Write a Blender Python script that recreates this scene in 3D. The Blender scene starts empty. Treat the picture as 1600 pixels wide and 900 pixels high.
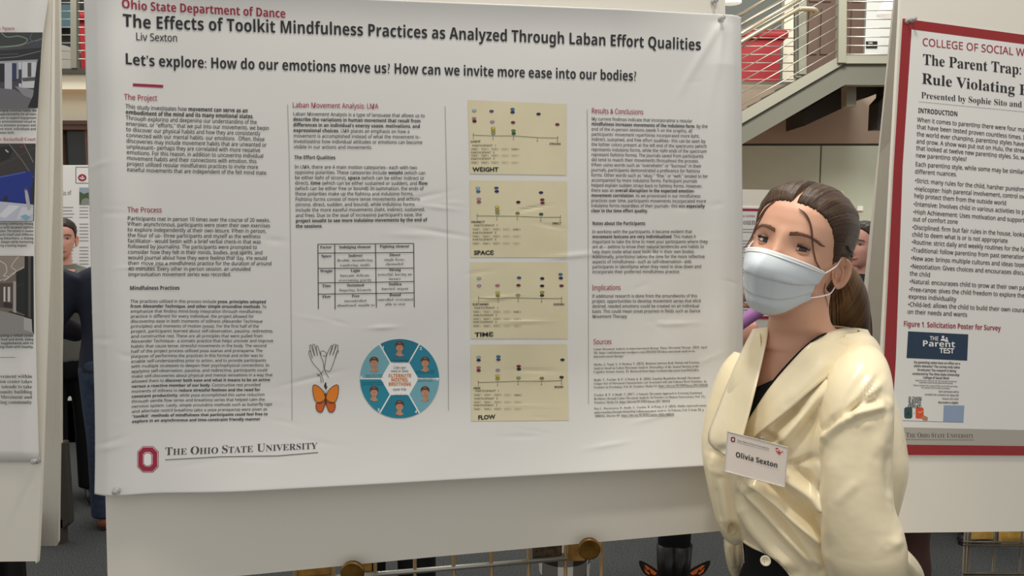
import bpy, bmesh, math, random
import numpy as np
from mathutils import Vector, Matrix

# ------------------------------------------------------------------ camera, world, lights
scene = bpy.context.scene
COL = scene.collection
FPX, CX, CY = 1200.0, 800.0, 450.0
CAM_Z = 1.58
PITCH = math.atan(110.0 / FPX)
cam_data = bpy.data.cameras.new('camera')
cam_data.sensor_width = 36.0
cam_data.lens = 36.0 * FPX / 1600.0
cam_data.clip_start = 0.05
cam = bpy.data.objects.new('camera', cam_data)
COL.objects.link(cam)
cam.location = (0, 0, CAM_Z)
cam.rotation_euler = (math.pi / 2 - PITCH, 0, 0)
scene.camera = cam

scene.view_settings.view_transform = 'Standard'
scene.view_settings.look = 'None'
scene.view_settings.gamma = 1.0
scene.view_settings.exposure = 0.0
scene.view_settings.use_curve_mapping = False

world = bpy.data.worlds.new('hall')
scene.world = world
world.use_nodes = True
bgn = world.node_tree.nodes['Background']
bgn.inputs[0].default_value = (1.0, 0.975, 0.93, 1)
bgn.inputs[1].default_value = 0.58

def lamp(name, loc, size, energy, color, target):
    d = bpy.data.lights.new(name, 'AREA')
    d.shape = 'DISK'
    d.size = size
    d.energy = energy
    d.color = color
    o = bpy.data.objects.new(name, d)
    COL.objects.link(o)
    o.location = loc
    o.rotation_euler = (Vector(target) - Vector(loc)).to_track_quat('-Z', 'Y').to_euler()
    return o
lamp('ceiling_light', (-0.5, 1.0, 3.4), 0.4, 7, (1.0, 0.95, 0.86), (0.15, 1.15, 1.3))
lamp('ceiling_light', (0.42, 1.08, 3.7), 0.3, 24, (1.0, 0.95, 0.85), (0.5, 1.15, 1.3))
lamp('ceiling_light', (-2.6, 4.0, 4.2), 1.0, 45, (1.0, 0.95, 0.87), (-2.6, 4.4, 0))
lamp('ceiling_light', (2.0, 4.6, 4.4), 1.0, 165, (1.0, 0.97, 0.86), (2.8, 8.4, 1.6))
lamp('ceiling_light', (-4.6, 7.0, 5.2), 1.2, 70, (1.0, 0.96, 0.9), (-4.6, 8.4, 2.2))
lamp('ceiling_light', (3.4, 6.6, 5.4), 1.2, 62, (1.0, 0.96, 0.9), (3.4, 9.4, 2.9))
lamp('ceiling_light', (0.3, 2.9, 4.2), 1.0, 25, (1.0, 0.95, 0.87), (0.3, 3.0, 0))

sd_ = bpy.data.lights.new('added_fill_spot', 'SPOT')  # unseen spot, added to brighten the woman and spare the poster
sd_.energy = 88; sd_.color = (1.0, 0.95, 0.86); sd_.spot_size = math.radians(21); sd_.spot_blend = 0.7; sd_.shadow_soft_size = 0.12
so_ = bpy.data.objects.new('added_fill_spot', sd_)
COL.objects.link(so_)
so_.location = (0.02, 0.45, 3.6)
so_.rotation_euler = (Vector((0.43, 1.14, 1.42)) - so_.location).to_track_quat('-Z', 'Y').to_euler()

# ------------------------------------------------------------------ pixel helpers (1600 x 900 photo frame)
_c, _s = math.cos(PITCH), math.sin(PITCH)
CAMP = np.array([0, 0, CAM_Z])
MCAM = np.array([[1, 0, 0], [0, -_s, _c], [0, -_c, -_s]])
def ray(x, y):
    return MCAM @ np.array([(x - CX) / FPX, (y - CY) / FPX, 1.0])
def at(x, y, Y):
    r = ray(x, y)
    return CAMP + r * (Y / r[1])
def on_floor(x, y):
    r = ray(x, y)
    return CAMP - r * (CAM_Z / r[2])
def on_plane(x, y, O, N):
    r = ray(x, y)
    return CAMP + r * (np.dot(O - CAMP, N) / np.dot(r, N))
def project(P):
    q = MCAM.T @ (np.asarray(P, float) - CAMP)
    return CX + FPX * q[0] / q[2], CY + FPX * q[1] / q[2]
def project_many(P):
    q = (np.asarray(P, float) - CAMP) @ MCAM
    return np.c_[CX + FPX * q[:, 0] / q[:, 2], CY + FPX * q[:, 1] / q[:, 2]]

# ------------------------------------------------------------------ materials
def lin(c):
    return tuple((v / 255 / 12.92) if v / 255 <= 0.04045 else ((v / 255 + 0.055) / 1.055) ** 2.4 for v in c) + (1,)
_mats = {}
def mat(name, col, rough=0.6, metal=0.0, spec=0.5, sheen=0.0, noise=None, bump=None, emit=None, trans=0.0, sss=0.0, coat=0.0):
    if name in _mats:
        return _mats[name]
    m = bpy.data.materials.new(name)
    m.use_nodes = True
    nt = m.node_tree
    b = nt.nodes['Principled BSDF']
    b.inputs['Base Color'].default_value = lin(col)
    b.inputs['Roughness'].default_value = rough
    b.inputs['Metallic'].default_value = metal
    b.inputs['Specular IOR Level'].default_value = spec
    b.inputs['Sheen Weight'].default_value = sheen
    b.inputs['Transmission Weight'].default_value = trans
    b.inputs['Coat Weight'].default_value = coat
    if sss:
        b.inputs['Subsurface Weight'].default_value = sss
        b.inputs['Subsurface Radius'].default_value = (0.012, 0.005, 0.003)
        b.inputs['Subsurface Scale'].default_value = 1.0
    tc = nt.nodes.new('ShaderNodeTexCoord')
    if noise:                       # (scale, second colour, stretch)
        n = nt.nodes.new('ShaderNodeTexNoise')
        n.inputs['Scale'].default_value = noise[0]
        n.inputs['Detail'].default_value = 4
        mp = nt.nodes.new('ShaderNodeMapping')
        mp.inputs['Scale'].default_value = noise[2] if len(noise) > 2 else (1, 1, 1)
        r = nt.nodes.new('ShaderNodeValToRGB')
        r.color_ramp.elements[0].position = 0.35
        r.color_ramp.elements[1].position = 0.65
        r.color_ramp.elements[0].color = lin(col)
        r.color_ramp.elements[1].color = lin(noise[1])
        nt.links.new(tc.outputs['Object'], mp.inputs['Vector'])
        nt.links.new(mp.outputs[0], n.inputs['Vector'])
        nt.links.new(n.outputs['Fac'], r.inputs['Fac'])
        nt.links.new(r.outputs['Color'], b.inputs['Base Color'])
    if bump:                        # (scale, strength, distance)
        n = nt.nodes.new('ShaderNodeTexNoise')
        n.inputs['Scale'].default_value = bump[0]
        n.inputs['Detail'].default_value = 3
        bp = nt.nodes.new('ShaderNodeBump')
        bp.inputs['Strength'].default_value = bump[1]
        bp.inputs['Distance'].default_value = bump[2]
        nt.links.new(tc.outputs['Object'], n.inputs['Vector'])
        nt.links.new(n.outputs['Fac'], bp.inputs['Height'])
        nt.links.new(bp.outputs['Normal'], b.inputs['Normal'])
    if emit:
        b.inputs['Emission Color'].default_value = lin(col)
        b.inputs['Emission Strength'].default_value = emit
    _mats[name] = m
    return m

# ------------------------------------------------------------------ mesh builder
class MB:
    def __init__(s):
        s.v, s.f, s.m = [], [], []
    def add(s, vs, fs, mi=0):
        o = len(s.v)
        s.v += [tuple(map(float, p)) for p in vs]
        s.f += [tuple(i + o for i in f) for f in fs]
        s.m += [mi] * len(fs)
    def box(s, x0, x1, y0, y1, z0, z1, mi=0):
        vs = [(x, y, z) for x in (x0, x1) for y in (y0, y1) for z in (z0, z1)]
        s.add(vs, [(0, 1, 3, 2), (4, 6, 7, 5), (0, 4, 5, 1), (2, 3, 7, 6), (0, 2, 6, 4), (1, 5, 7, 3)], mi)
    def obox(s, c, ax, ay, az, mi=0):      # centre and half-axis vectors
        c, ax, ay, az = map(np.asarray, (c, ax, ay, az))
        vs = [c + i * ax + j * ay + k * az for i in (-1, 1) for j in (-1, 1) for k in (-1, 1)]
        s.add(vs, [(0, 1, 3, 2), (4, 6, 7, 5), (0, 4, 5, 1), (2, 3, 7, 6), (0, 2, 6, 4), (1, 5, 7, 3)], mi)
    def prism(s, pts, d, mi=0):            # polygon extruded along vector d
        n = len(pts)
        a = [np.asarray(p, float) for p in pts]
        b = [p + np.asarray(d) for p in a]
        s.add(a + b, [tuple(range(n)), tuple(range(2 * n - 1, n - 1, -1))] +
              [(i, i + n, (i + 1) % n + n, (i + 1) % n) for i in range(n)], mi)
    def tube(s, pts, r, n=8, mi=0, cap=True, flat=None):
        P = [np.asarray(p, float) for p in pts]
        R = r if hasattr(r, '__len__') else [r] * len(P)
        rings, up = [], None
        for i, p in enumerate(P):
            t = P[min(i + 1, len(P) - 1)] - P[max(i - 1, 0)]
            t = t / (np.linalg.norm(t) + 1e-12)
            if up is None:
                up = np.array([0, 0, 1.0]) if abs(t[2]) < 0.9 else np.array([0, 1.0, 0])
            a = np.cross(t, up); a /= np.linalg.norm(a) + 1e-12
            up = np.cross(a, t)
            ri = R[i] if hasattr(R[i], '__len__') else (R[i], R[i])
            rings.append([p + a * ri[0] * math.cos(2 * math.pi * k / n) + up * ri[1] * math.sin(2 * math.pi * k / n) for k in range(n)])
        s.rings(rings, mi, cap)
    def rings(s, rings, mi=0, cap=True, close=True):
        n = len(rings[0])
        vs = [p for r in rings for p in r]
        fs = []
        for i in range(len(rings) - 1):
            for k in range(n if close else n - 1):
                k2 = (k + 1) % n
                fs.append((i * n + k, i * n + k2, (i + 1) * n + k2, (i + 1) * n + k))
        if cap:
            fs.append(tuple(range(n - 1, -1, -1)))
            fs.append(tuple(range((len(rings) - 1) * n, len(rings) * n)))
        s.add(vs, fs, mi)
    def lathe(s, prof, c, axis=(0, 0, 1), n=24, mi=0):   # prof: (radius, height along axis)
        ax = np.asarray(axis, float); ax /= np.linalg.norm(ax)
        e = np.array([1.0, 0, 0]) if abs(ax[0]) < 0.8 else np.array([0, 1.0, 0])
        a = np.cross(ax, e); a /= np.linalg.norm(a); b = np.cross(ax, a)
        s.rings([[np.asarray(c) + ax * h + (a * math.cos(2 * math.pi * k / n) + b * math.sin(2 * math.pi * k / n)) * max(r, 1e-5) for k in range(n)] for r, h in prof], mi)
    def sphere(s, c, r, n=12, mi=0):
        r = r if hasattr(r, '__len__') else (r, r, r)
        R = []
        for i in range(n + 1):
            t = math.pi * i / n
            R.append([(c[0] + r[0] * max(math.sin(t), 1e-3) * math.cos(2 * math.pi * k / (2 * n)), c[1] + r[1] * max(math.sin(t), 1e-3) * math.sin(2 * math.pi * k / (2 * n)), c[2] - r[2] * math.cos(t)) for k in range(2 * n)])
        s.rings(R, mi)
    def quadpx(s, px, Y, thick, mi=0):     # polygon given in photo pixels on the plane y = Y, thickness away from the camera
        s.prism([at(x, y, Y) for x, y in px], (0, thick, 0), mi)
    def mesh(s, name, mats, smooth=False, fix=True):
        me = bpy.data.meshes.new(name)
        me.from_pydata(s.v, [], s.f)
        for m in (mats if isinstance(mats, (list, tuple)) else [mats]):
            me.materials.append(m)
        me.polygons.foreach_set('material_index', s.m)
        if fix:
            bm = bmesh.new(); bm.from_mesh(me)
            bmesh.ops.recalc_face_normals(bm, faces=bm.faces)
            bm.to_mesh(me); bm.free()
        if smooth:
            me.polygons.foreach_set('use_smooth', [True] * len(me.polygons))
        me.update()
        return me

def link(name, me, parent=None):
    o = bpy.data.objects.new(name, me)
    COL.objects.link(o)
    if parent is not None:
        o.parent = parent
        o.matrix_parent_inverse = Matrix.Translation(-parent.location) if parent.type == 'EMPTY' else Matrix.Identity(4)
    return o
def tag(o, label=None, cat=None, group=None, kind=None):
    if label: o['label'] = label
    if cat: o['category'] = cat
    if group: o['group'] = group
    if kind: o['kind'] = kind
    return o
def thing(name, label, cat, loc=(0, 0, 0), group=None):
    o = bpy.data.objects.new(name, None)
    o.empty_display_size = 0.1
    COL.objects.link(o)
    o.location = tuple(map(float, loc))
    return tag(o, label, cat, group)
def part(name, mb, mats, parent, smooth=False, fix=True):
    return link(name, mb.mesh(name, mats, smooth, fix), parent)
def structure(name, mb, mats, smooth=False):
    o = part(name, mb, mats, None, smooth)
    o['kind'] = 'structure'
    return o
def bevel(o, w=0.003, seg=2):
    m = o.modifiers.new('bevel', 'BEVEL'); m.width = w; m.segments = seg; m.limit_method = 'ANGLE'
    return o
def smooth_path(pts, n):
    """Catmull-Rom through pts (any dimension), n samples per span"""
    P = [np.asarray(p, float) for p in pts]
    out = []
    for i in range(len(P) - 1):
        a, b, c, d = P[max(i - 1, 0)], P[i], P[i + 1], P[min(i + 2, len(P) - 1)]
        for k in range(n):
            t = k / n
            out.append(0.5 * ((2 * b) + (c - a) * t + (2 * a - 5 * b + 4 * c - d) * t * t + (3 * b - a - 3 * c + d) * t ** 3))
    out.append(P[-1])
    return out
def remeshed(name, mbs, voxel, smooth_it=6, mats=None, fac=0.5):
    """one continuous surface grown from overlapping closed shapes"""
    allm = MB()
    for m in mbs:
        allm.add(m.v, m.f)
    me = allm.mesh(name + '_raw', mats[0] if mats else None)
    o = bpy.data.objects.new('tmp', me)
    COL.objects.link(o)
    r = o.modifiers.new('r', 'REMESH'); r.mode = 'VOXEL'; r.voxel_size = voxel; r.use_smooth_shade = True
    if smooth_it:
        sm = o.modifiers.new('s', 'SMOOTH'); sm.iterations = smooth_it; sm.factor = fac
    dg = bpy.context.evaluated_depsgraph_get()
    res = bpy.data.meshes.new_from_object(o.evaluated_get(dg))
    res.name = name
    bpy.data.objects.remove(o)
    res.materials.clear()
    for m in (mats or []):
        res.materials.append(m)
    res.polygons.foreach_set('use_smooth', [True] * len(res.polygons))
    return res
def verts_of(me):
    a = np.empty(len(me.vertices) * 3); me.vertices.foreach_get('co', a); return a.reshape(-1, 3)
def normals_of(me):
    a = np.empty(len(me.vertices) * 3); me.vertices.foreach_get('normal', a); return a.reshape(-1, 3)
def set_verts(me, v):
    me.vertices.foreach_set('co', np.asarray(v, float).ravel()); me.update()

# ------------------------------------------------------------------ lettering
_tc = bpy.data.curves.new('lettering', 'FONT')
_tc.resolution_u = 2
_to = bpy.data.objects.new('lettering', _tc)
COL.objects.link(_to)
def conv(s, style):
    U, L, D = {'r': (0x1D5A0, 0x1D5BA, 0x1D7E2), 'b': (0x1D5D4, 0x1D5EE, 0x1D7EC), 's': (0x1D400, 0x1D41A, 0x1D7CE), 'i': (0x1D434, 0x1D44E, 0x1D7E2), 'p': (65, 97, 48)}[style]
    r = ''
    for ch in s:
        if 'A' <= ch <= 'Z': r += chr(U + ord(ch) - 65)
        elif 'a' <= ch <= 'z': r += '\u210e' if (style == 'i' and ch == 'h') else chr(L + ord(ch) - 97)
        elif '0' <= ch <= '9': r += chr(D + ord(ch) - 48)
        else: r += ch
    return r
def rich(s, style):
    out, on = '', False
    for i, seg in enumerate(s.split('*')):
        out += conv(seg, ('b' if i % 2 else style))
    return out
def glyphs(s, offset=0.0, res=2):
    """vertices (em units, baseline at 0), faces, width"""
    _tc.body = s
    _tc.offset = offset
    _tc.resolution_u = res
    dg = bpy.context.evaluated_depsgraph_get()
    dg.update()
    me = bpy.data.meshes.new_from_object(_to.evaluated_get(dg))
    v = verts_of(me)[:, :2]
    f = [tuple(p.vertices) for p in me.polygons]
    bpy.data.meshes.remove(me)
    return v, f
OFFS = {'r': 0.006, 'b': 0.0, 's': -0.006, 'i': 0.0, 'p': 0.0}

class Surf:
    """a board or sheet: base plane, relief towards the viewer, and the pixel -> (u, v) inverse"""
    def __init__(s, O, U, V, relief=None):
        s.O, s.U, s.V = (np.asarray(a, float) for a in (O, U, V))
        s.N = np.cross(s.V, s.U); s.N /= np.linalg.norm(s.N)      # towards the viewer
        s.relief = relief
    def P(s, uv, off=0.0):
        uv = np.atleast_2d(uv)
        h = (s.relief(uv[:, 0], uv[:, 1]) if s.relief else 0.0) + off
        return s.O + uv[:, :1] * s.U + uv[:, 1:] * s.V + np.reshape(h, (-1, 1)) * s.N
    def uv(s, x, y):
        tx, ty = x, y
        A = np.c_[s.U, s.V]
        for _ in range(6 if s.relief else 1):
            q = on_plane(tx, ty, s.O, s.N)
            r = np.linalg.lstsq(A, q - s.O, rcond=None)[0]
            if s.relief:
                px, py = project(s.P(r)[0])
                tx += x - px; ty += y - py
        return r
    def poly(s, mb, pts, mi=0, off=0.0007, fan=False):
        if s.relief:                         # follow the sheet: cut into small triangles first
            bm = bmesh.new()
            try:
                bm.faces.new([bm.verts.new((x, y, 0)) for x, y in pts])
            except ValueError:
                bm.free(); return
            bmesh.ops.triangulate(bm, faces=bm.faces[:])
            for _ in range(6):
                le = [e for e in bm.edges if e.calc_length() > 5.0]
                if not le: break
                bmesh.ops.subdivide_edges(bm, edges=le, cuts=1, use_grid_fill=False)
                bmesh.ops.triangulate(bm, faces=bm.faces[:])
            bm.verts.index_update()
            mb.add(s.P(np.array([s.uv(v.co.x, v.co.y) for v in bm.verts]), off), [tuple(v.index for v in f.verts) for f in bm.faces], mi)
            bm.free()
            return
        uv = np.array([s.uv(x, y) for x, y in pts])
        P = s.P(uv, off)
        if fan:
            c = s.P(uv.mean(0)[None], off)
            n = len(P)
            mb.add(list(P) + list(c), [(i, (i + 1) % n, n) for i in range(n)], mi)
        else:
            mb.add(P, [tuple(range(len(P)))], mi)
    def stroke(s, mb, pts, w, mi=0, off=0.0009):     # polyline of pixels, width in px
        pts = [np.asarray(p, float) for p in pts]
        if s.relief:
            q = [pts[0]]
            for a, c in zip(pts[:-1], pts[1:]):
                k = max(1, int(np.linalg.norm(c - a) / 5))
                q += [a + (c - a) * (i + 1) / k for i in range(k)]
            pts = q
        L, R = [], []
        for i, p in enumerate(pts):
            t = pts[min(i + 1, len(pts) - 1)] - pts[max(i - 1, 0)]
            t /= np.linalg.norm(t) + 1e-9
            n = np.array([-t[1], t[0]]) * w / 2
            L.append(p + n); R.append(p - n)
        uv = np.array([s.uv(*p) for p in L + R])
        n = len(pts)
        mb.add(s.P(uv, off), [(i, i + 1, n + i + 1, n + i) for i in range(n - 1)], mi)
    def text(s, mb, txt, x0, y0, x1, y1, em, style='r', mi=0, off=0.0010, prefix=None, center=False, offs=None, res=2, bow=0.0):
        """baseline from pixel (x0,y0) to (x1,y1); em in photo pixels"""
        st = rich(txt, style)
        o = OFFS[style] if offs is None else offs
        v, f = glyphs(st, o, res)
        if len(v) == 0: return
        a = s.uv(x0, y0); b = s.uv(x1, y1)
        if prefix is not None:
            w = glyphs(rich(prefix, style), o, res)[0][:, 0].max()
        else:
            w = v[:, 0].max()
        L = np.linalg.norm(b - a)
        d = (b - a) / L
        n = np.array([d[1], -d[0]])                 # up on the sheet (v runs down)
        e = s.uv((x0 + x1) / 2, (y0 + y1) / 2 - em)
        emv = abs(np.dot(e - (a + b) / 2, n))
        sx = L / w
        t = v[:, 0] * sx / L
        uv = a + v[:, :1] * sx * d + (v[:, 1:] + (bow * 4 * t * (1 - t))[:, None]) * emv * n
        mb.add(s.P(uv, off), f, mi)
    def ctext(s, mb, txt, cx, y, em, style='r', mi=0, slope=0.0, wid=None, **k):
        """centred on pixel cx, natural proportions unless wid (px) given"""
        w = wid if wid else glyphs(rich(txt, style), 0)[0][:, 0].max() * em
        s.text(mb, txt, cx - w / 2, y - slope * w / 2, cx + w / 2, y + slope * w / 2, em, style, mi, **k)
    def block(s, mb, lines, first, firstr, last, lastr, em, style='r', mi=0, **k):
        """lines: (text, right end px); first/last: left baseline px; slope interpolates from the first to the last line"""
        n = len(lines)
        s0 = (firstr[1] - first[1]) / (firstr[0] - first[0])
        s1 = (lastr[1] - last[1]) / (lastr[0] - last[0])
        for i, (t, xr) in enumerate(lines):
            q = i / max(n - 1, 1)
            x0 = first[0] + (last[0] - first[0]) * q
            y0 = first[1] + (last[1] - first[1]) * q
            sl = s0 + (s1 - s0) * q
            s.text(mb, t, x0, y0, xr, y0 + sl * (xr - x0), em, style, mi, **k)
    def smallcaps(s, mb, words, x0, y0, x1, y1, em, small=0.8, style='s', mi=0, **k):
        runs, x = [], 0.0
        for w in words.split(' '):
            for j, t in enumerate((w[0], w[1:])):
                v, f = glyphs(conv(t.upper(), style), OFFS[style])
                sc = 1.0 if j == 0 else small
                v = v * sc
                v[:, 0] += x - v[:, 0].min()
                runs.append((v, f)); x = v[:, 0].max() + 0.05
            x += 0.27
        W = x - 0.32
        a = s.uv(x0, y0); b = s.uv(x1, y1)
        L = np.linalg.norm(b - a); d = (b - a) / L; n = np.array([d[1], -d[0]])
        e = s.uv((x0 + x1) / 2, (y0 + y1) / 2 - em)
        emv = abs(np.dot(e - (a + b) / 2, n))
        for v, f in runs:
            mb.add(s.P(a + v[:, :1] * L / W * d + v[:, 1:] * emv * n, 0.0007), f, mi)

# ------------------------------------------------------------------ shared materials
M_foam = mat('foam_board', (230, 225, 213), 0.55, bump=(60, 0.05, 0.001))
M_core = mat('foam_core', (240, 238, 232), 0.7)
M_paper = mat('poster_paper', (224, 223, 220), 0.4, spec=0.45)
M_paper2 = mat('matte_paper', (232, 230, 226), 0.6)
M_ink = mat('black_ink', (34, 34, 38), 0.6)
M_grey_ink = mat('grey_ink', (120, 120, 122), 0.6)
M_red_ink = mat('crimson_ink', (158, 32, 62), 0.6)
M_white_ink = mat('white_ink', (238, 238, 236), 0.6)
M_grey_paint = mat('grey_steel_paint', (128, 127, 114), 0.45)
M_steel = mat('brushed_steel', (176, 174, 166), 0.4, metal=0.8)
M_rail = mat('warm_steel_rail', (168, 158, 136), 0.3, metal=0.7)
M_brass = mat('brass', (170, 128, 62), 0.35, metal=0.9, noise=(30, (120, 84, 36)))
M_clear = mat('clear_plastic', (236, 236, 234), 0.12, trans=0.55)
M_black_cloth = mat('black_cloth', (12, 12, 14), 0.85, spec=0.2)

# ------------------------------------------------------------------ setting: floor, walls, gallery, stair
M_carpet = mat('grey_carpet', (46, 48, 49), 0.95, spec=0.1, noise=(180, (92, 94, 94)), bump=(400, 0.6, 0.004))
b = MB(); b.box(-7, 7, -1.5, 5.6, -0.05, 0.0)
structure('floor', b, M_carpet)
M_wood = mat('honey_wood', (196, 128, 58), 0.35, noise=(6, (224, 164, 88), (1, 8, 1)))
b = MB(); b.box(-7, 7, 5.6, 10.0, -0.05, 0.004)
structure('floor_wood', b, M_wood)

M_panel = mat('sage_wall_panel', (176, 184, 168), 0.5)
M_joint = mat('panel_joint', (70, 70, 60), 0.8)
M_taupe_shade = mat('taupe_shaded_wall', (150, 134, 118), 0.7)  # warm grey-brown wall, shade under the landing painted into its tone
WY = 8.4
zs = at(1280, 226, WY)[2]
b = MB()
b.box(0.6, 6.5, WY, WY + 0.12, 0, zs - 0.012, 0)
xj = at(1282, 260, WY)[0]
for k in range(-2, 4):
    b.box(xj + k * 1.9 - 0.006, xj + k * 1.9 + 0.006, WY - 0.003, WY + 0.01, 0, zs - 0.012, 1)
b.box(0.6, 6.5, WY + 0.02, WY + 0.12, zs - 0.012, zs + 0.012, 1)
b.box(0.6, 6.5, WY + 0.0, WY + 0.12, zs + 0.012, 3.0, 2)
structure('wall_right', b, [M_panel, M_joint, M_taupe_shade])

# upper gallery floor and its wall
M_white_wall = mat('white_wall', (226, 228, 224), 0.7)
M_dark_wall = mat('dark_green_wall', (86, 92, 86), 0.6)
M_cream = mat('cream_wall', (232, 226, 204), 0.7)
z_land = at(1390, 90, 7.0)[2]
b = MB()
xa, xb_, xc, xd = [at(x, 60, 9.6)[0] for x in (1140, 1220, 1243, 1352)]
b.box(-0.2, xa + 0.0, 9.6, 9.75, 3.0, 6.2, 1)
b.box(xa, xb_, 9.6, 9.75, 3.0, 6.2, 1)
b.box(xb_, xc, 9.5, 9.75, 3.0, 6.2, 2)
b.box(xc, xd, 9.66, 9.75, 3.0, 6.2, 1)
b.box(xd, 7.0, 9.6, 9.75, 3.0, 6.2, 0)
structure('wall_upper', b, [M_white_wall, M_dark_wall, M_cream])

# upper double door
M_door = mat('brown_door', (98, 76, 64), 0.5)
b = MB()
x0, x1 = at(1256, 40, 9.55)[0], at(1350, 40, 9.55)[0]
zb = at(1300, 88, 9.55)[2]
b.box(x0, x1, 9.55, 9.62, zb - 0.3, zb + 2.3)
dw = (x1 - x0) / 2
for i in range(2):
    for j in range(2):
        for k in range(3):
            px = x0 + i * dw + 0.05 + j * (dw - 0.06) / 2
            b.box(px, px + (dw - 0.14) / 2, 9.525, 9.56, zb + 0.02 + k * 0.62, zb + 0.02 + k * 0.62 + 0.54)
o = structure('door_1', b, M_door)
b = MB(); b.box(at(1246, 40, 9.5)[0], at(1255, 40, 9.5)[0], 9.48, 9.6, zb - 0.3, 6.0)
structure('trim_1', b, mat('dark_frame', (52, 52, 50), 0.5))

# black room plate beside the door, white lettering bar
pt = [at(x, y, 9.58) for x, y in ((1354, 64.5), (1371, 64.5), (1371, 75), (1354, 75))]
t = MB(); t.prism(pt, (0, 0.02, 0))
sg = part('room_sign', t, mat('sign_black', (24, 26, 26), 0.4), None)
tag(sg, 'small black room number plate on the upper white wall right of the brown door', 'sign')
sgs = Surf(at(1354, 64.5, 9.575), (1, 0, 0), (0, 0, -1))
t = MB(); sgs.text(t, '1200', 1356, 68.6, 1363, 68.6, 3.6, 'b', off=0.004)
sgs.poly(t, [(1354.5, 71.2), (1370.5, 71.2), (1370.5, 71.8), (1354.5, 71.8)], off=0.004)
part('lettering', t, M_white_ink, sg, fix=False)

# the gallery slab (left part seen between the boards) with railing
b = MB()
zg = at(115, 107, 8.0)[2]
b.box(-7, -3.2, 8.0, 10, zg - 0.05, zg, 0)
b.box(-7, -3.2, 8.05, 10, zg - 0.2, zg - 0.05, 1)
structure('trim_2', b, [mat('dark_slab_edge', (66, 64, 58), 0.5), M_cream])
M_glass_dark = mat('dark_glass', (38, 44, 42), 0.12)
M_beam = mat('brown_beam', (86, 60, 46), 0.5)
b = MB()
z1, z2, z3 = [at(115, y, 8.3)[2] for y in (110, 189, 203)]
b.box(-7, -3.2, 8.3, 8.45, z2, zg - 0.1, 0)
b.box(-7, -3.2, 8.26, 8.45, z3, z2, 1)
b.box(-7, -3.2, 8.24, 8.3, z3 + (z2 - z3) * 0.55, z2 - 0.004, 1)
structure('wall_left', b, [M_cream, M_beam])
b = MB()
b.box(-7, -3.2, 8.36, 8.4, 0, z3)
w = structure('window_1', b, M_glass_dark)
b = MB()
for px in (95, 139):
    x = at(px, 230, 8.33)[0]
    b.box(x - 0.03, x + 0.03, 8.31, 8.36, 0, z3)
part('window_frame', b, M_beam, w)
b = MB(); b.box(-7, -3.2, 9.6, 9.7, zg, 6)
structure('wall_gallery', b, mat('gallery_black', (34, 34, 34), 0.6))
b = MB(); z1, z2 = at(100, 42, 9.4)[2], at(100, 7, 9.4)[2]
b.box(-7, at(116, 30, 9.4)[0], 9.4, 9.45, z1, z2)
structure('window_2', b, mat('teal_glass', (74, 104, 112), 0.2))
# low curved counter behind the gallery railing
b = MB()
pts = smooth_path([at(84, 69, 8.9), at(96, 70, 8.9), at(110, 74, 8.9), at(122, 82, 8.9)], 4)
b.rings([[p + np.array([0, 0, 0]), p + np.array([0, 0.3, 0]), np.array([p[0], p[1] + 0.3, zg]), np.array([p[0], p[1], zg])] for p in pts])
o = part('counter', b, mat('counter_grey', (160, 158, 148), 0.5), None)
tag(o, 'grey counter with a sloping top behind the railing on the upper gallery', 'counter')

def railing(name, label, posts, cables, rails, group=None):
    """posts: list of (a, b, half size); cables / rails: list of (path, radius)"""
    r = thing(name, label, 'railing', tuple(posts[0][0]), group)
    for a, c, h in posts:
        b = MB(); a = np.asarray(a); c = np.asarray(c)
        m = (a + c) / 2; d = (c - a) / 2
        b.obox(m, (h, 0, 0), (0, h, 0), d)
        part('post', b, M_grey_paint, r)
    for p, rad in cables:
        b = MB(); b.tube(p, rad, 6); part('cable', b, M_steel, r, smooth=True)
    for p, rad in rails:
        b = MB(); b.tube(p, rad, 12); part('handrail', b, M_rail, r, smooth=True)
    return r
YR = 8.02
cab = [([at(60, y, YR), at(160, y + 0.5, YR)], 0.006) for y in (4, 17.5, 30, 42.5, 54.5, 67, 79, 92)]
railing('gallery_railing', 'grey post and steel cable railing on the gallery between the left boards', [(at(117.5, 107, YR), at(117, -40, YR), 0.03)], cab, [])

# red upholstered counter blocks on the upper floor
M_red = mat('red_laminate', (152, 16, 24), 0.45)
def red_block(px0, px1, yt, yb, Y, d, label, zbase=None):
    x0, x1 = at(px0, yt, Y)[0], at(px1, yt, Y)[0]
    z1, z0 = at(px0, yt, Y)[2], at(px0, yb, Y)[2]
    if zbase is not None: z0 = zbase
    rim = MB(); body = MB()
    rim.box(x0 - 0.06, x1 + 0.05, Y - 0.06, Y + d, z1 - 0.1, z1)
    t = thing('red_counter', label, 'counter', (x0, Y, z0))
    o = part('rolled_rim', rim, M_red, t); bevel(o, 0.04, 4)
    prof = [(0.0, z0), (0.0, z1 - 0.16), (0.05, z1 - 0.1)]
    a = [np.array([x1 + dx - 0.03, Y, z]) for dx, z in prof] + [np.array([x0, Y, z1 - 0.1]), np.array([x0, Y, z0])]
    body.prism(a, (0, d, 0))
    part('body', body, M_red, t)
red_block(1150, 1224, 48, 129, 8.9, 0.5, 'red counter with a rolled rim behind the stair railing on the right')
red_block(123, 150, 19, 91, 8.6, 0.4, 'red counter edge beside the white poster at the upper left gallery', zg)
b = MB()
x0, x1 = at(1140, 128, 8.8)[0], at(1243, 128, 8.8)[0]
zt = at(1200, 129, 8.8)[2]
b.box(x0 - 1.2, x1, 8.75, 9.7, zt - 0.12, zt, 0)
b.box(x0 - 1.2, x1, 8.8, 9.7, zt - 0.22, zt - 0.12, 1)
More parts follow.
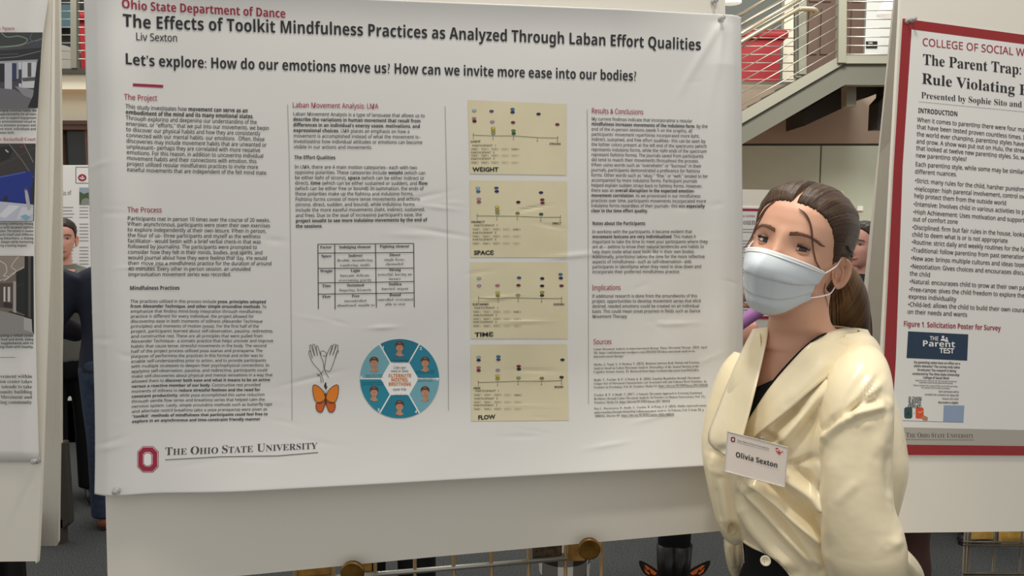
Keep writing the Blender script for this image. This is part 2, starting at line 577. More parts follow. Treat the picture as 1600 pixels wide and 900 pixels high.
structure('trim_3', b, [mat('plinth_grey', (98, 96, 84), 0.5), mat('plinth_black', (26, 26, 24), 0.6)])
b = MB(); b.box(x0 - 1.2, x1, 8.78, 9.0, zt - 0.6, zt - 0.22)
structure('trim_4', b, M_cream)

# stair: stringer with toe plate, landing beam, stub post, dark slab painted as shade in the gap
YS = 7.0
st = thing('staircase', 'grey steel staircase with landing rising to the upper floor behind the posters', 'staircase', at(1160, 210, YS))
b = MB()
b.quadpx([(1100, 207), (1162.7, 172), (1314.7, 86), (1390, 86), (1440, 86), (1440, 99), (1390, 99), (1320, 99), (1162.7, 191), (1100, 227)], YS, 0.05)
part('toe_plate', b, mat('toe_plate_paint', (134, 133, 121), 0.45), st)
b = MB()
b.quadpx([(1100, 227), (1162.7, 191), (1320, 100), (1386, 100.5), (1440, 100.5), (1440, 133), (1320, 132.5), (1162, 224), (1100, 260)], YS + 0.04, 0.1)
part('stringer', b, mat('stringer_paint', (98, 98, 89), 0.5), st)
b = MB()
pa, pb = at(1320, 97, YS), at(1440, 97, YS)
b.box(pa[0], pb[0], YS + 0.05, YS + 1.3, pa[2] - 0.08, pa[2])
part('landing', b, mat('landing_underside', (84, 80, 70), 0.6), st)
b = MB()
n = 9
for k in range(n):
    p = at(1318 - k * 26, 100 + k * 15, YS)
    b.box(p[0] - 0.17, p[0] + 0.04, YS + 0.05, YS + 1.3, p[2] - 0.06, p[2] - 0.02)
part('treads', b, mat('tread_grey', (110, 108, 98), 0.6), st)
b = MB(); b.quadpx([(1323, 134), (1338, 134), (1338, 166), (1323, 166)], YS + 0.3, 0.12)
part('stub_post', b, M_grey_paint, st)
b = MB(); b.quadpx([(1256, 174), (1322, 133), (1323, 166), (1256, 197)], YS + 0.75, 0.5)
part('shade_slab', b, mat('slab_shade_dark', (44, 42, 36), 0.8), st)  # solid dark slab, its colour stands in for shade under the stair
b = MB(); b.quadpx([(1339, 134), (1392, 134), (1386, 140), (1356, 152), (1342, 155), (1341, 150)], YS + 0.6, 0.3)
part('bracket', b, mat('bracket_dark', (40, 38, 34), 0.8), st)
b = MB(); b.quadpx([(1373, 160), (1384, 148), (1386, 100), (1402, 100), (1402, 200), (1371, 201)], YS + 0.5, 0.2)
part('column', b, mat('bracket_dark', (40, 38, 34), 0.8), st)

def L(p, q, Y, r):
    return ([at(*p, Y), at(*q, Y)], r)
cabs = []
for k in range(9):
    f = k / 8
    cabs.append(L((1140, 174 - f * 143), (1312, 76 - f * 143), YS, 0.006))
for k in range(8):
    cabs.append(L((1320, 2 + k * 13.8 - 13.8), (1440, 2.8 + k * 13.8 - 13.8), YS, 0.006))
posts = [(at(1313.5, 99, YS), at(1315, -60, YS), 0.035), (at(1252, 117, YS + 0.4), at(1252, -60, YS + 0.4), 0.035)]
hr = [(smooth_path([at(1130, 84, YS - .06), at(1162, 63, YS - .06), at(1240, 18, YS - .06), at(1252, 14, YS - .06), at(1272, 15, YS - .06), at(1275, 20, YS - .04), at(1266, 23, YS)], 6), 0.021),
      ([at(1130, 68, YS + .02), at(1162, 50, YS + .02), at(1275, -16, YS + .02)], 0.021)]
railing('stair_railing', 'near steel handrail and cable railing climbing to the landing beside the stair', posts, cabs, hr)
cabs = [L((1140, 46 + k * 13), (1246, 46.5 + k * 13), YS + 1.25, 0.005) for k in range(7)]
hr = [([at(1130, 52, YS + 1.3), at(1162, 36, YS + 1.3), at(1240, -10, YS + 1.3)], 0.02), ([at(1130, 36, YS + 1.3), at(1162, 20, YS + 1.3), at(1200, -4, YS + 1.3)], 0.02)]
railing('stair_railing', 'far steel handrail and level cables in front of the red counter', [(at(1246, 122, YS + 1.25), at(1246, -40, YS + 1.25), 0.03)], cabs, hr)

# white pendant lampshades upstairs
def lampshade(px, py, Y, rb, rt, h, label):
    c = at(px, py, Y)
    t = thing('pendant_lamp', label, 'lamp', c)
    b = MB(); b.lathe([(rb, 0), (rb * 0.98, 0.02), (rt, h), (rt * 0.5, h + 0.03), (rt * 0.4, h + 0.02), (rb * 0.94, 0.02)], c, n=24)
    part('lamp_shade', b, mat('lamp_white', (250, 248, 240), 0.5, emit=0.5), t, smooth=True)
    b = MB(); b.tube([c + np.array([0, 0, h]), c + np.array([0, 0, h + 1.2])], 0.008); part('cord', b, M_black_cloth, t)
lampshade(1398, 22, 8.0, 0.17, 0.07, 0.24, 'white cone pendant lamp at the edge of the right hand boards upstairs')
lampshade(1143, 5, 8.0, 0.1, 0.05, 0.2, 'small white pendant lamp above the pinned corner of the large poster')

# thermostat box
b = MB(); b.quadpx([(1340, 322), (1349, 322), (1349, 329.5), (1340, 329.5)], WY - 0.03, 0.03)
o = part('thermostat', b, M_white_wall, None); bevel(o, 0.006)
tag(o, 'small white thermostat box on the sage green wall', 'thermostat')

# ------------------------------------------------------------------ distant poster boards
def pin(loc, nrm, label, r=0.005):
    nrm = np.asarray(nrm, float)
    t = MB()
    t.lathe([(0.0, 0.0), (r * 1.25, 0.0005), (r * 1.25, 0.0025), (r * 0.62, 0.004), (r * 0.6, 0.009), (r * 1.0, 0.0105), (r * 1.0, 0.0125), (0, 0.013)], loc, nrm, 14)
    o = part('push_pin', t, M_clear, None, smooth=True)
    tag(o, label, 'push pin')
    n = MB(); n.tube([np.asarray(loc) - nrm * 0.006, np.asarray(loc) + nrm * 0.008], 0.0006, 6)
    part('needle', n, M_steel, o)
    return o

YB = 5.3
b = MB(); b.quadpx([(84, 258), (160, 258), (160, 705), (84, 705)], YB, 0.01); b.box(*[at(q, 600, YB)[0] for q in (84, 160)], YB, YB + .01, 0, .3)
o = part('foam_board', b, M_foam, None); tag(o, 'white foam board behind the woman in the blazer, far left', 'board')
b = MB(); b.quadpx([(88, 259), (158, 259), (158, 560), (88, 560)], YB - 0.004, 0.004)
pp = part('research_poster', b, M_paper2, None); tag(pp, 'distant white poster with a round red emblem behind the woman in the blazer', 'poster')
sf = Surf(at(88, 259, YB - 0.0055), (1, 0, 0), (0, 0, -1))
t = MB()
sf.stroke(t, [(118.5, 261), (150, 261)], 0.8, 0); sf.stroke(t, [(118.5, 286), (150, 286)], 0.8, 0); sf.stroke(t, [(118.5, 261), (118.5, 286)], 0.8, 0)
circ = [(128.5 + 6.5 * math.cos(a), 277.5 + 5.5 * math.sin(a)) for a in np.linspace(0, 2 * math.pi, 25)[:-1]]
sf.poly(t, circ, 1, 0.001)
for dx, dy in ((-2.5, 0.5), (0.5, -1.5), (2.5, 1), (0, 2)):
    sf.poly(t, [(128.5 + dx + 1.5 * math.cos(a), 277.5 + dy + 1.1 * math.sin(a)) for a in np.linspace(0, 2 * math.pi, 9)[:-1]], 2, 0.002)
part('emblem', t, [M_ink, M_red_ink, M_white_ink], pp, fix=False)
t = MB(); sf.poly(t, [(124, 293), (140, 293), (140, 320), (124, 320)], 0)
sf.poly(t, [(124, 293), (140, 293), (140, 300), (131, 303), (124, 299)], 1, 0.001)
sf.poly(t, [(128, 312), (135, 309), (140, 312), (140, 320), (126, 320)], 2, 0.001)
part('photo', t, [mat('foliage_print', (74, 92, 62), 0.7), mat('sky_print', (150, 166, 180), 0.7), mat('path_print', (140, 140, 130), 0.7)], pp, fix=False)
t = MB(); sf.text(t, 'sis of', 96, 305, 112, 304, 9, 'r')
random.seed(4)
for k in range(26):
    y = 324 + k * 5.2
    if k in (4, 11, 18): continue
    sf.stroke(t, [(97, y), (random.uniform(112, 122), y - 0.2)], 0.9); sf.stroke(t, [(124, y), (138, y)], 0.9)
part('lettering', t, M_grey_ink, pp, fix=False)

YB2 = 4.6
b = MB(); b.quadpx([(1120, 295), (1318, 299), (1318, 690), (1120, 690)], YB2, 0.01); b.box(*[at(q, 600, YB2)[0] for q in (1120, 1318)], YB2, YB2 + .01, 0, .4)
o = part('foam_board', b, M_foam, None); tag(o, 'white foam board behind the head of the masked woman', 'board')
b = MB(); b.quadpx([(1124, 322), (1310, 327), (1308, 498), (1124, 498)], YB2 - 0.004, 0.004)
pp = part('research_poster', b, M_paper2, None); tag(pp, 'distant poster with a crimson top stripe behind the head of the masked woman', 'poster')
sf = Surf(at(1124, 325, YB2 - 0.0055), (1, 0, 0), (0, 0, -1))
t = MB()
sf.poly(t, [(1124, 325), (1310, 328.5), (1310, 332), (1124, 329)], 0)
part('border', t, M_red_ink, pp, fix=False)
t = MB(); sf.poly(t, [(1124, 494), (1309, 494), (1309, 498), (1124, 498)], 0)
part('border', t, M_red_ink, pp, fix=False)
t = MB(); sf.text(t, 'oun', 1161, 351, 1180, 351, 14, 's', prefix='oun'); sf.text(t, 'e Compu', 1161, 339, 1180, 339, 5, 'r', 1)
for k in range(30):
    y = 358 + k * 4.5
    if k in (2, 3, 9, 16, 17, 24): continue
    sf.stroke(t, [(1130, y), (random.uniform(1178, 1200), y + 0.4)], 0.9, 0)
part('lettering', t, [M_grey_ink, M_red_ink], pp, fix=False)

# ------------------------------------------------------------------ main board and its poster
O_ = np.array([-.749, 1.378, 1.974]); U_ = np.array([.9883, .1526, .003]); V_ = np.array([.0134, -.0672, -.9976])
U_ /= np.linalg.norm(U_); V_ -= U_ * (U_ @ V_); V_ /= np.linalg.norm(V_)
W_, H_ = 1.221, 0.882
_rs = np.random.RandomState(3)
_wr = [(_rs.uniform(4, 26), _rs.uniform(8, 40), _rs.uniform(0, 6.28), _rs.uniform(0.4, 1)) for _ in range(10)]
_cr = [(_rs.uniform(.1, 1.1), .30 + .55 * _rs.rand() ** .8, _rs.uniform(.015, .05), _rs.uniform(.0025, .006), _rs.uniform(-.25, .25), _rs.uniform(-.0013, .0018)) for _ in range(46)]
_cr += [(_rs.uniform(.0, .07), _rs.uniform(.1, .8), _rs.uniform(.012, .03), _rs.uniform(.003, .006), _rs.uniform(-.3, .3), _rs.uniform(-.0008, .001)) for _ in range(14)]
_cr += [(_rs.uniform(1.0, 1.2), _rs.uniform(.05, .7), _rs.uniform(.012, .03), _rs.uniform(.003, .006), _rs.uniform(-.5, .5), _rs.uniform(-.0008, .001)) for _ in range(16)]
def relief(u, v):
    f = np.zeros_like(u)
    for a, c, p, k in _wr:
        f = f + 0.00022 * k * np.sin(a * u + c * v + p + 1.5 * np.sin(3 * u + 5 * v))
    # horizontal ripples towards the lower half, buckle at the left and right edges, lifted bottom edge
    f = f + 0.0009 * np.sin(v * 23 + 2.0 * u) * np.clip(v * 1.3, 0, 1) * (0.6 + 0.4 * np.sin(5 * u))
    f = f + 0.016 * np.exp(-((u - 0.052) / 0.034) ** 2) * (0.55 + 0.45 * np.sin(3.0 * v + 0.6)) - 0.014 * np.clip((0.03 - u) / 0.03, 0, 1) ** 1.5
    f = f + 0.014 * np.exp(-((u - 1.172) / 0.03) ** 2) * np.clip(v / 0.1, 0.15, 1) - 0.012 * np.clip((u - 1.195) / 0.026, 0, 1) ** 1.5
    w = np.clip(0.5 - 0.5 * np.cos(np.pi * np.clip((u - 0.03) / 0.25, 0, 1)), 0, 1)
    f = f + (0.012 + 0.026 * w) * np.clip((v - 0.68) / 0.2, 0, 1) ** 2.0
    f = f + 0.010 * np.clip((0.07 - v) / 0.07, 0, 1) ** 2 * np.clip(u / 0.2, 0, 1) * np.clip((1.17 - u) / 0.2, 0, 1)
    # creases running down from the pinned top right corner
    for ang, amp in ((0.18, 0.004), (0.55, 0.0035), (-0.18, 0.003)):
        du, dv = u - 1.178, v - 0.006
        along = du * (-math.sin(ang)) + dv * math.cos(ang)
        acr = du * math.cos(ang) + dv * math.sin(ang)
        f = f + amp * np.exp(-(acr / 0.008) ** 2) * np.clip(along / 0.03, 0, 1) * np.clip(1 - along / 0.2, 0, 1)
    for cu, cv, ln_, wd, sl, am in _cr:
        dv = v - cv - sl * (u - cu)
        f = f + am * np.exp(-(dv / wd) ** 2 - ((u - cu) / ln_) ** 2)
    return f + 0.0035
NU_, NV_ = 420, 320
_gu, _gv = np.meshgrid(np.linspace(0, W_, NU_), np.linspace(0, H_, NV_))
_GR = relief(_gu.ravel(), _gv.ravel()).reshape(NV_, NU_)
def relief_grid(u, v):
    a = np.clip(u / W_, 0, 1) * (NU_ - 1); c = np.clip(v / H_, 0, 1) * (NV_ - 1)
    i = np.minimum(a.astype(int), NU_ - 2); j = np.minimum(c.astype(int), NV_ - 2)
    fa, fc = a - i, c - j
    return (_GR[j, i] * (1 - fa) + _GR[j, i + 1] * fa) * (1 - fc) + (_GR[j + 1, i] * (1 - fa) + _GR[j + 1, i + 1] * fa) * fc
S = Surf(O_, U_, V_, relief_grid)
S.N = -np.cross(U_, V_) if np.cross(U_, V_)[1] > 0 else np.cross(U_, V_)

bd = Surf(O_, U_, V_); bd.N = S.N
poly = [(0.017, -0.12), (1.184, -0.12), (1.184, 1.022), (1.168, 1.025), (0.597, 1.037), (0.238, 1.047), (0.017, 1.052)]
b = MB(); pts = bd.P(np.array(poly), -0.0005); b.prism(list(pts), -S.N * 0.006)
board = part('foam_board', b, [M_foam], None)
tag(board, 'large white foam board behind the mindfulness poster, its plain lower strip showing', 'board')

nu, nv = NU_, NV_
b = MB()
us = np.linspace(0, W_, nu); vs = np.linspace(0, H_, nv)
UU, VV = np.meshgrid(us, vs)
b.add(S.P(np.c_[UU.ravel(), VV.ravel()]), [(j * nu + i, (j + 1) * nu + i, (j + 1) * nu + i + 1, j * nu + i + 1) for j in range(nv - 1) for i in range(nu - 1)])
poster = part('research_poster', b, M_paper, None, smooth=True, fix=False)
tag(poster, 'large white mindfulness and movement research poster filling the middle of the view', 'poster')
md = poster.modifiers.new('thickness', 'SOLIDIFY'); md.thickness = 0.0003; md.offset = 1 if False else -1

M_title = mat('title_ink', (30, 31, 36), 0.6)
t = MB()
S.text(t, 'Ohio State Department of Dance', 190, 12, 446, 28.3, 18.5, 'b', 0)
part('department_lettering', t, M_red_ink, poster, fix=False)
t = MB()
S.text(t, 'The Effects of Toolkit Mindfulness Practices as Analyzed Through Laban Effort Qualities', 192, 41, 1095, 78.3, 24.5, 'b', 0, bow=0.09)
part('title_lettering', t, M_title, poster, fix=False)
t = MB()
S.text(t, 'Liv Sexton', 212, 62.7, 277, 65.3, 16, 'r', 0)
part('author_lettering', t, M_title, poster, fix=False)
t = MB()
S.text(t, 'Let’s explore: How do our emotions move us? How can we invite more ease into our bodies?', 195, 100, 994, 126.5, 21.5, 'b', 0)
part('question_lettering', t, M_title, poster, fix=False)
t = MB(); S.poly(t, [(208, 130.3), (255, 132.8), (255, 137.2), (208, 134.8)])
part('accent_bar', t, M_red_ink, poster, fix=False)
for a in (('The Project', 194.5, 155.5, 246, 157.5, 11.6), ('The Process', 199.6, 331.6, 253, 332, 11.2), ('Laban Movement Analysis: LMA', 457, 168, 591.5, 170, 11.2),
          ('Results & Conclusions', 924, 177, 1005, 179, 11.2), ('Implications', 924.8, 453.5, 969.5, 453, 11.2), ('Sources', 926.9, 537.9, 955.3, 537.5, 11)):
    t = MB(); S.text(t, *a); part('heading_lettering', t, M_red_ink, poster, fix=False)

def c1(x): return 140 + x / 3
t = MB()
S.block(t, [(a, c1(x)) for a, x in (
    ('This study investigates how *movement can serve as an*', 741), ('*embodiment of the mind and its many emotional states.*', 768),
    ('Through exploring and deepening our understanding of the', 784), ('energies, or “efforts,” that we put into our movements, we begin', 840),
    ('to discover our physical habits and how they are consistently', 801), ('connected with our mental habits: our emotions . Often, these', 820),
    ('discoveries may include movement habits that are unwanted or', 830), ('unpleasant– perhaps they are correlated with more negative', 800),
    ('emotions. For this reason, in addition to uncovering individual', 814), ('movement habits and their connections with emotion, this', 783),
    ('project utilized regular mindfulness practices to invite more', 790), ('easeful movements that are independent of the felt mind state.', 832))],
    (196.5, 169), (387, 176), (198.6, 267.5), (417.5, 273), 8)
part('body_lettering', t, M_ink, poster, fix=False)
t = MB()
S.block(t, [(a, 140 + x / 5) for a, x in (
    ('Participants met in person 10 times over the course of 20 weeks.', 1410), ('When asynchronous, participants were given their own exercises', 1410),
    ('to explore independently at their own leisure. When in person,', 1380), ('the four of us– three participants and myself as the wellness', 1335),
    ('facilitator– would begin with a brief verbal check-in that was', 1338), ('followed by journaling. The participants were prompted to', 1308),
    ('consider how they felt in their minds, bodies, and spirits, and', 1350), ('would journal about how they were feeling that day. We would', 1385),
    ('then move into a mindfulness practice for the duration of around', 1420), ('40 minutes. Every other in-person session, an unguided', 1257),
    ('improvisation movement series was recorded.', 1105))],
    (199.4, 343.8), (422, 347), (200.6, 431.4), (361, 431.4), 8)
part('body_lettering', t, M_ink, poster, fix=False)
t = MB()
S.text(t, 'Mindfulness Practices', 203, 453, 280.6, 452.6, 8.6, 'b')
S.block(t, [(a, 140 + x / 4.284) for a, x in (
    ('The practices utilized in this process include *yoga, principles adopted*', 1180), ('*from Alexander Technique, and other simple grounding methods*. To', 1183),
    ('emphasize that finding mind-body integration through mindfulness', 1153), ('practice is different for every individual, the project allowed for', 1100),
    ('discovering ease in both moments of stillness (Alexander Technique', 1158), ('principles) and moments of motion (yoga). For the first half of the', 1133),
    ('project, participants learned about self-observation, pausing, redirecting,', 1228), ('and constructive rest. These are all principles that were pulled from', 1158),
    ('Alexander Technique– a somatic practice that helps uncover and improve', 1229), ('habits that cause tense, stressful movements in the body. The second', 1183),
    ('half of the project process utilized yoga asanas and pranayama. The', 1157), ('purpose of performing the practices in this format and order was to', 1160),
    ('enable self-understanding prior to action, and to provide participants', 1181), ('with multiple strategies to deepen their psychophysical connections. In', 1202),
    ('applying self-observation, pausing, and redirecting, participants could', 1188), ('make self-discoveries about physical and mental sensations in a way that', 1225),
    ('allowed them to *discover both ease and what it means to be an active*', 1208), ('*versus a reactive member of our body.* Constructive rest provided', 1143),
    ('moments of stillness to *reduce stressful feelings and the need for*', 1142), ('*constant productivity,* while yoga accomplished this same reduction', 1170),
    ('through gentle flow series and breathing series that helped calm the', 1173), ('nervous system. Lastly, simple grounding methods such as butterfly taps', 1222),
    ('and alternate nostril breathing (also a yoga pranayama) were given as', 1188), ('*“toolkit” methods of mindfulness that participants could feel free to*', 1192),
    ('*explore in an asynchronous and time-constraint friendly manner.*', 1147))],
    (204, 473), (415.4, 473.8), (206.3, 660.7), (407.7, 656.5), 6.8)
part('body_lettering', t, M_ink, poster, fix=False)

t = MB()
S.block(t, [(a, 440 + x / 3.913) for a, x in (
    ('Laban Movement Analysis is a type of language that allows us to', 875), ('*describe the variations in human movement that result from*', 849),
    ('*differences in an individual’s energy usage, motivations, and*', 845), ('*expressional choices.* LMA places an emphasis on how a', 781),
    ('movement is accomplished instead of what the movement is–', 850), ('investigating how individual attitudes or emotions can become', 860),
    ('visible in our actions and movements.', 553))],
    (457.9, 180.4), (663.6, 183.4), (459, 232), (581, 232.8), 7.5)
part('body_lettering', t, M_ink, poster, fix=False)
t = MB()
S.text(t, 'The Effort Qualities', 460, 248.6, 524, 249, 8, 'b')
S.block(t, [(a, 440 + x / 3.913) for a, x in (
    ('In LMA, there are 4 main motion categories– each with two', 828), ('opposing polarities. These categories include *weight* (which can', 878),
    ('be either light of strong), *space* (which can be either indirect or', 873), ('direct), *time* (which can be either sustained or sudden), and *flow*', 893),
    ('(which can be either free or bound). In summation, the ends of', 870), ('these polarities make up the fighting and indulging forms.', 806),
    ('Fighting forms consist of more tense movements and actions', 846), ('(strong, direct, sudden, and bound), while indulging forms', 813),
    ('include the more easeful movements (light, indirect, sustained,', 876), ('and free). Due to the goal of increasing participant’s ease, the', 857),
    ('*project sought to see more indulging movements by the end of*', 891), ('*the sessions.*', 250))],
    (460.4, 263.2), (651.6, 264.5), (462.2, 356), (504, 355.6), 7.4)
part('body_lettering', t, M_ink, poster, fix=False)

t = MB()
S.block(t, [(a, 910 + x / 4.736) for a, x in (
    ('My current findings indicate that incorporating a regular', 812), ('*mindfulness increases movements of the indulging form.* By the', 925),
    ('end of the in-person sessions (week 5 on the graphs), all', 810), ('participants’ movement repertoires incorporated more light,', 865),
    ('indirect, sustained, and free effort qualities– this can be seen by', 910), ('the lighter colors present at the left end of the spectrums (which', 918),
    ('represents indulging forms, while the right ends of the spectrum', 917), ('represent fighting forms). The journals saved from participants', 894),
    ('did tend to match their movements throughout the process.', 860), ('When using words such as “overwhelm” or “burnout” in their', 880),
    ('journals, participants demonstrated a preference for fighting', 867), ('forms. Other words such as “okay,” “fine,” or “well,” tended to be', 924),
    ('accompanied by more indulging forms. Participant journals', 847), ('helped explain sudden strays back to fighting forms. However,', 885),
    ('there was an *overall disruption in the expected emotion-*', 830), ('*movement correlation.* As we progressed in our mindfulness', 872),
    ('practices over time, participants movements incorporated more', 913), ('indulging forms regardless of their journals– this was *especially*', 905),
    ('*clear in the time effort quality.*', 483))],
    (924, 188), (1081.5, 191.4), (923.5, 331.6), (1012, 331.8), 6.8)
part('body_lettering', t, M_ink, poster, fix=False)
t = MB()
S.text(t, 'Notes about the Participants', 925.2, 351.7, 1008, 351.7, 7.8, 'b')
S.block(t, [(a, 910 + x / 4.736) for a, x in (
    ('In working with the participants, it became evident that', 810), ('*movement lexicons are very individualized*. This makes it', 838),
    ('important to take the time to meet your participants where they', 927), ('are at— getting to know their natural tendencies and habits to', 897),
    ('help them invite what ease looks like in their own bodies.', 830), ('Additionally, prioritizing taking the time for the more reflective', 903),
    ('aspects of mindfulness– such as self-observation– aids', 805), ('participants in identifying when they need to slow down and', 877),
    ('incorporate their preferred mindfulness practice.', 720))],
    (925, 364.4), (1081, 364), (925.2, 427), (1062, 426.5), 6.7)
part('body_lettering', t, M_ink, poster, fix=False)
t = MB()
S.block(t, [(a, 910 + x / 4.736) for a, x in (
    ('If additional research is done from the groundworks of this', 848), ('project, opportunities to develop movement series that elicit', 877),
    ('desired, needed emotions could be created on an individual', 862), ('basis. This could mean great progress in fields such as Dance', 870), ('Movement Therapy', 330))],
    (924.8, 465), (1089, 464.5), (925, 496.8), (980, 496.5), 6.8)
part('body_lettering', t, M_ink, poster, fix=False)

t = MB()
def c7(x, y): return 910 + x / 5.627, 510 + y / 5.627
for x0, y0, x1, y1, a, sty in (
    (97, 210, 1093, 192, 'Laban Movement Analysis in dance/movement therapy. Dance Movement Therapy. (2014, April', 's'),
    (97, 243, 990, 226, '18). https://emilydumsnuis.wordpress.com/2014/04/18/laban-movement-analysis-in-', 's'), (97, 275, 362, 270, 'dancemovement-therapy/', 's'),
    (97, 345, 1030, 325, 'Morita, J., Nagai, Y., & Moritsu, T. (2013). Relations between Body Motion and Emotion:', 's'), (97, 378, 1020, 360, 'Analysis based on Laban Movement Analysis. Proceedings of the Annual Meeting of the', 's'),
    (97, 410, 1022, 393, 'Cognitive Science Society, 35. Retrieved from https://escholarship.org/uc/item/8sk5n6f.n', 's'),
    (97, 480, 1035, 460, 'Shafir, T., Tsachor, R. P., & Welch, K. B. (2016). Emotion Regulation through Movement:', 's'), (99, 512, 1090, 492, 'Unique Sets of Movement Characteristics are Associated with and Enhance Basic Emotions. In', 's'),
    (99, 545, 1100, 525, 'Frontiers in Psychology (Vol. 6). Frontiers Media SA. https://doi.org/10.3389/fpsyg.2015.02030', 's'),
    (101, 612, 1050, 592, 'Tsachor, R. P., & Shafir, T. (2017). A Somatic Movement Approach to Fostering Emotional', 's'), (101, 645, 1083, 625, 'Resiliency through Laban Movement Analysis. In Frontiers in Human Neuroscience (Vol. 11).', 's'),
    (103, 678, 768, 665, 'Frontiers Media SA. https://doi.org/10.3389/fnhum.2017.00410', 's'),
    (103, 732, 1108, 703, 'Wu, C., Davaasuren, D., Shafir, T., Tsachor, R., & Wang, J. Z. (2023). Bodily expressed emotion', 's'), (103, 765, 1065, 740, 'understanding through integrating Laban movement analysis. In Patterns (Vol. 4, Issue 10, p', 's'),
    (107, 797, 805, 780, '100816). Elsevier BV. https://doi.org/10.1016/j.patter.2023.100816', 's')):
    S.text(t, a, *c7(x0, y0), *c7(x1, y1), 5.4, sty, offs=-0.012)
S.stroke(t, [c7(670, 540), c7(1100, 530)], 0.35); S.stroke(t, [c7(345, 797), c7(805, 785)], 0.35)
part('source_lettering', t, M_ink, poster, fix=False)

t = MB()
for l in ([(449.5, 163), (453, 300), (456.5, 656)], [(695.5, 165.5), (699, 360), (700.8, 641)], [(917.4, 171), (919, 400), (919.5, 631)]):
    S.stroke(t, smooth_path(l, 10), 0.9)
part('column_rules', t, mat('rule_grey', (172, 170, 166), 0.6), poster, fix=False)

# table of factors
def c6(x, y): return 440 + x / 2.903, 360 + y / 2.903
t = MB()
for y0, y1 in ((63, 59), (103, 100), (172, 171), (238, 232), (289, 283)):
    S.stroke(t, [c6(164, y0), c6(427, (y0 + y1) / 2), c6(601, y1)], 1.1)
for x, x2, y1 in ((165, 167, 357), (241, 243, 358), (426, 430, 350), (599, 602, 348)):
    S.stroke(t, [c6(x, 61), c6((x + x2) / 2, 200), c6(x2, y1)], 1.1)
for a, x, y, bold in (('Factor', 201, 82, 1), ('Indulging element', 333, 81, 1), ('Fighting element', 512, 78, 1), ('Space', 203, 122, 1), ('Indirect', 335, 120, 1),
    ('flexible, meandering,', 334, 141, 0), ('wandering, multi-', 334, 163, 0), ('Direct', 514, 117, 1), ('single focus,', 512, 138, 0), ('channeled,', 513, 158, 0),
    ('Weight', 203, 190, 1), ('Light', 335, 188, 1), ('buoyant, delicate,', 334, 210, 0), ('overcoming gravity', 334, 231, 0), ('Strong', 514, 184, 1), ('powerful, having an', 513, 205, 0), ('impact', 513, 225, 0),
    ('Time', 204, 257, 1), ('Sustained', 335, 254, 1), ('lingering, leisurely', 335, 276, 0), ('Sudden', 515, 249, 1), ('hurried, urgent', 514, 270, 0),
    ('Flow', 204, 306, 1), ('Free', 336, 303, 1), ('uncontrolled,', 336, 325, 0), ('abandoned, unable to', 336, 345, 0), ('Bound', 515, 298, 1), ('controlled, restrained,', 514, 319, 0), ('able to stop', 515, 340, 0)):
    S.ctext(t, a, *c6(x, y), 6.3, 's', slope=-0.012, offs=0.004 if bold else -0.014)
part('table', t, M_ink, poster, fix=False)

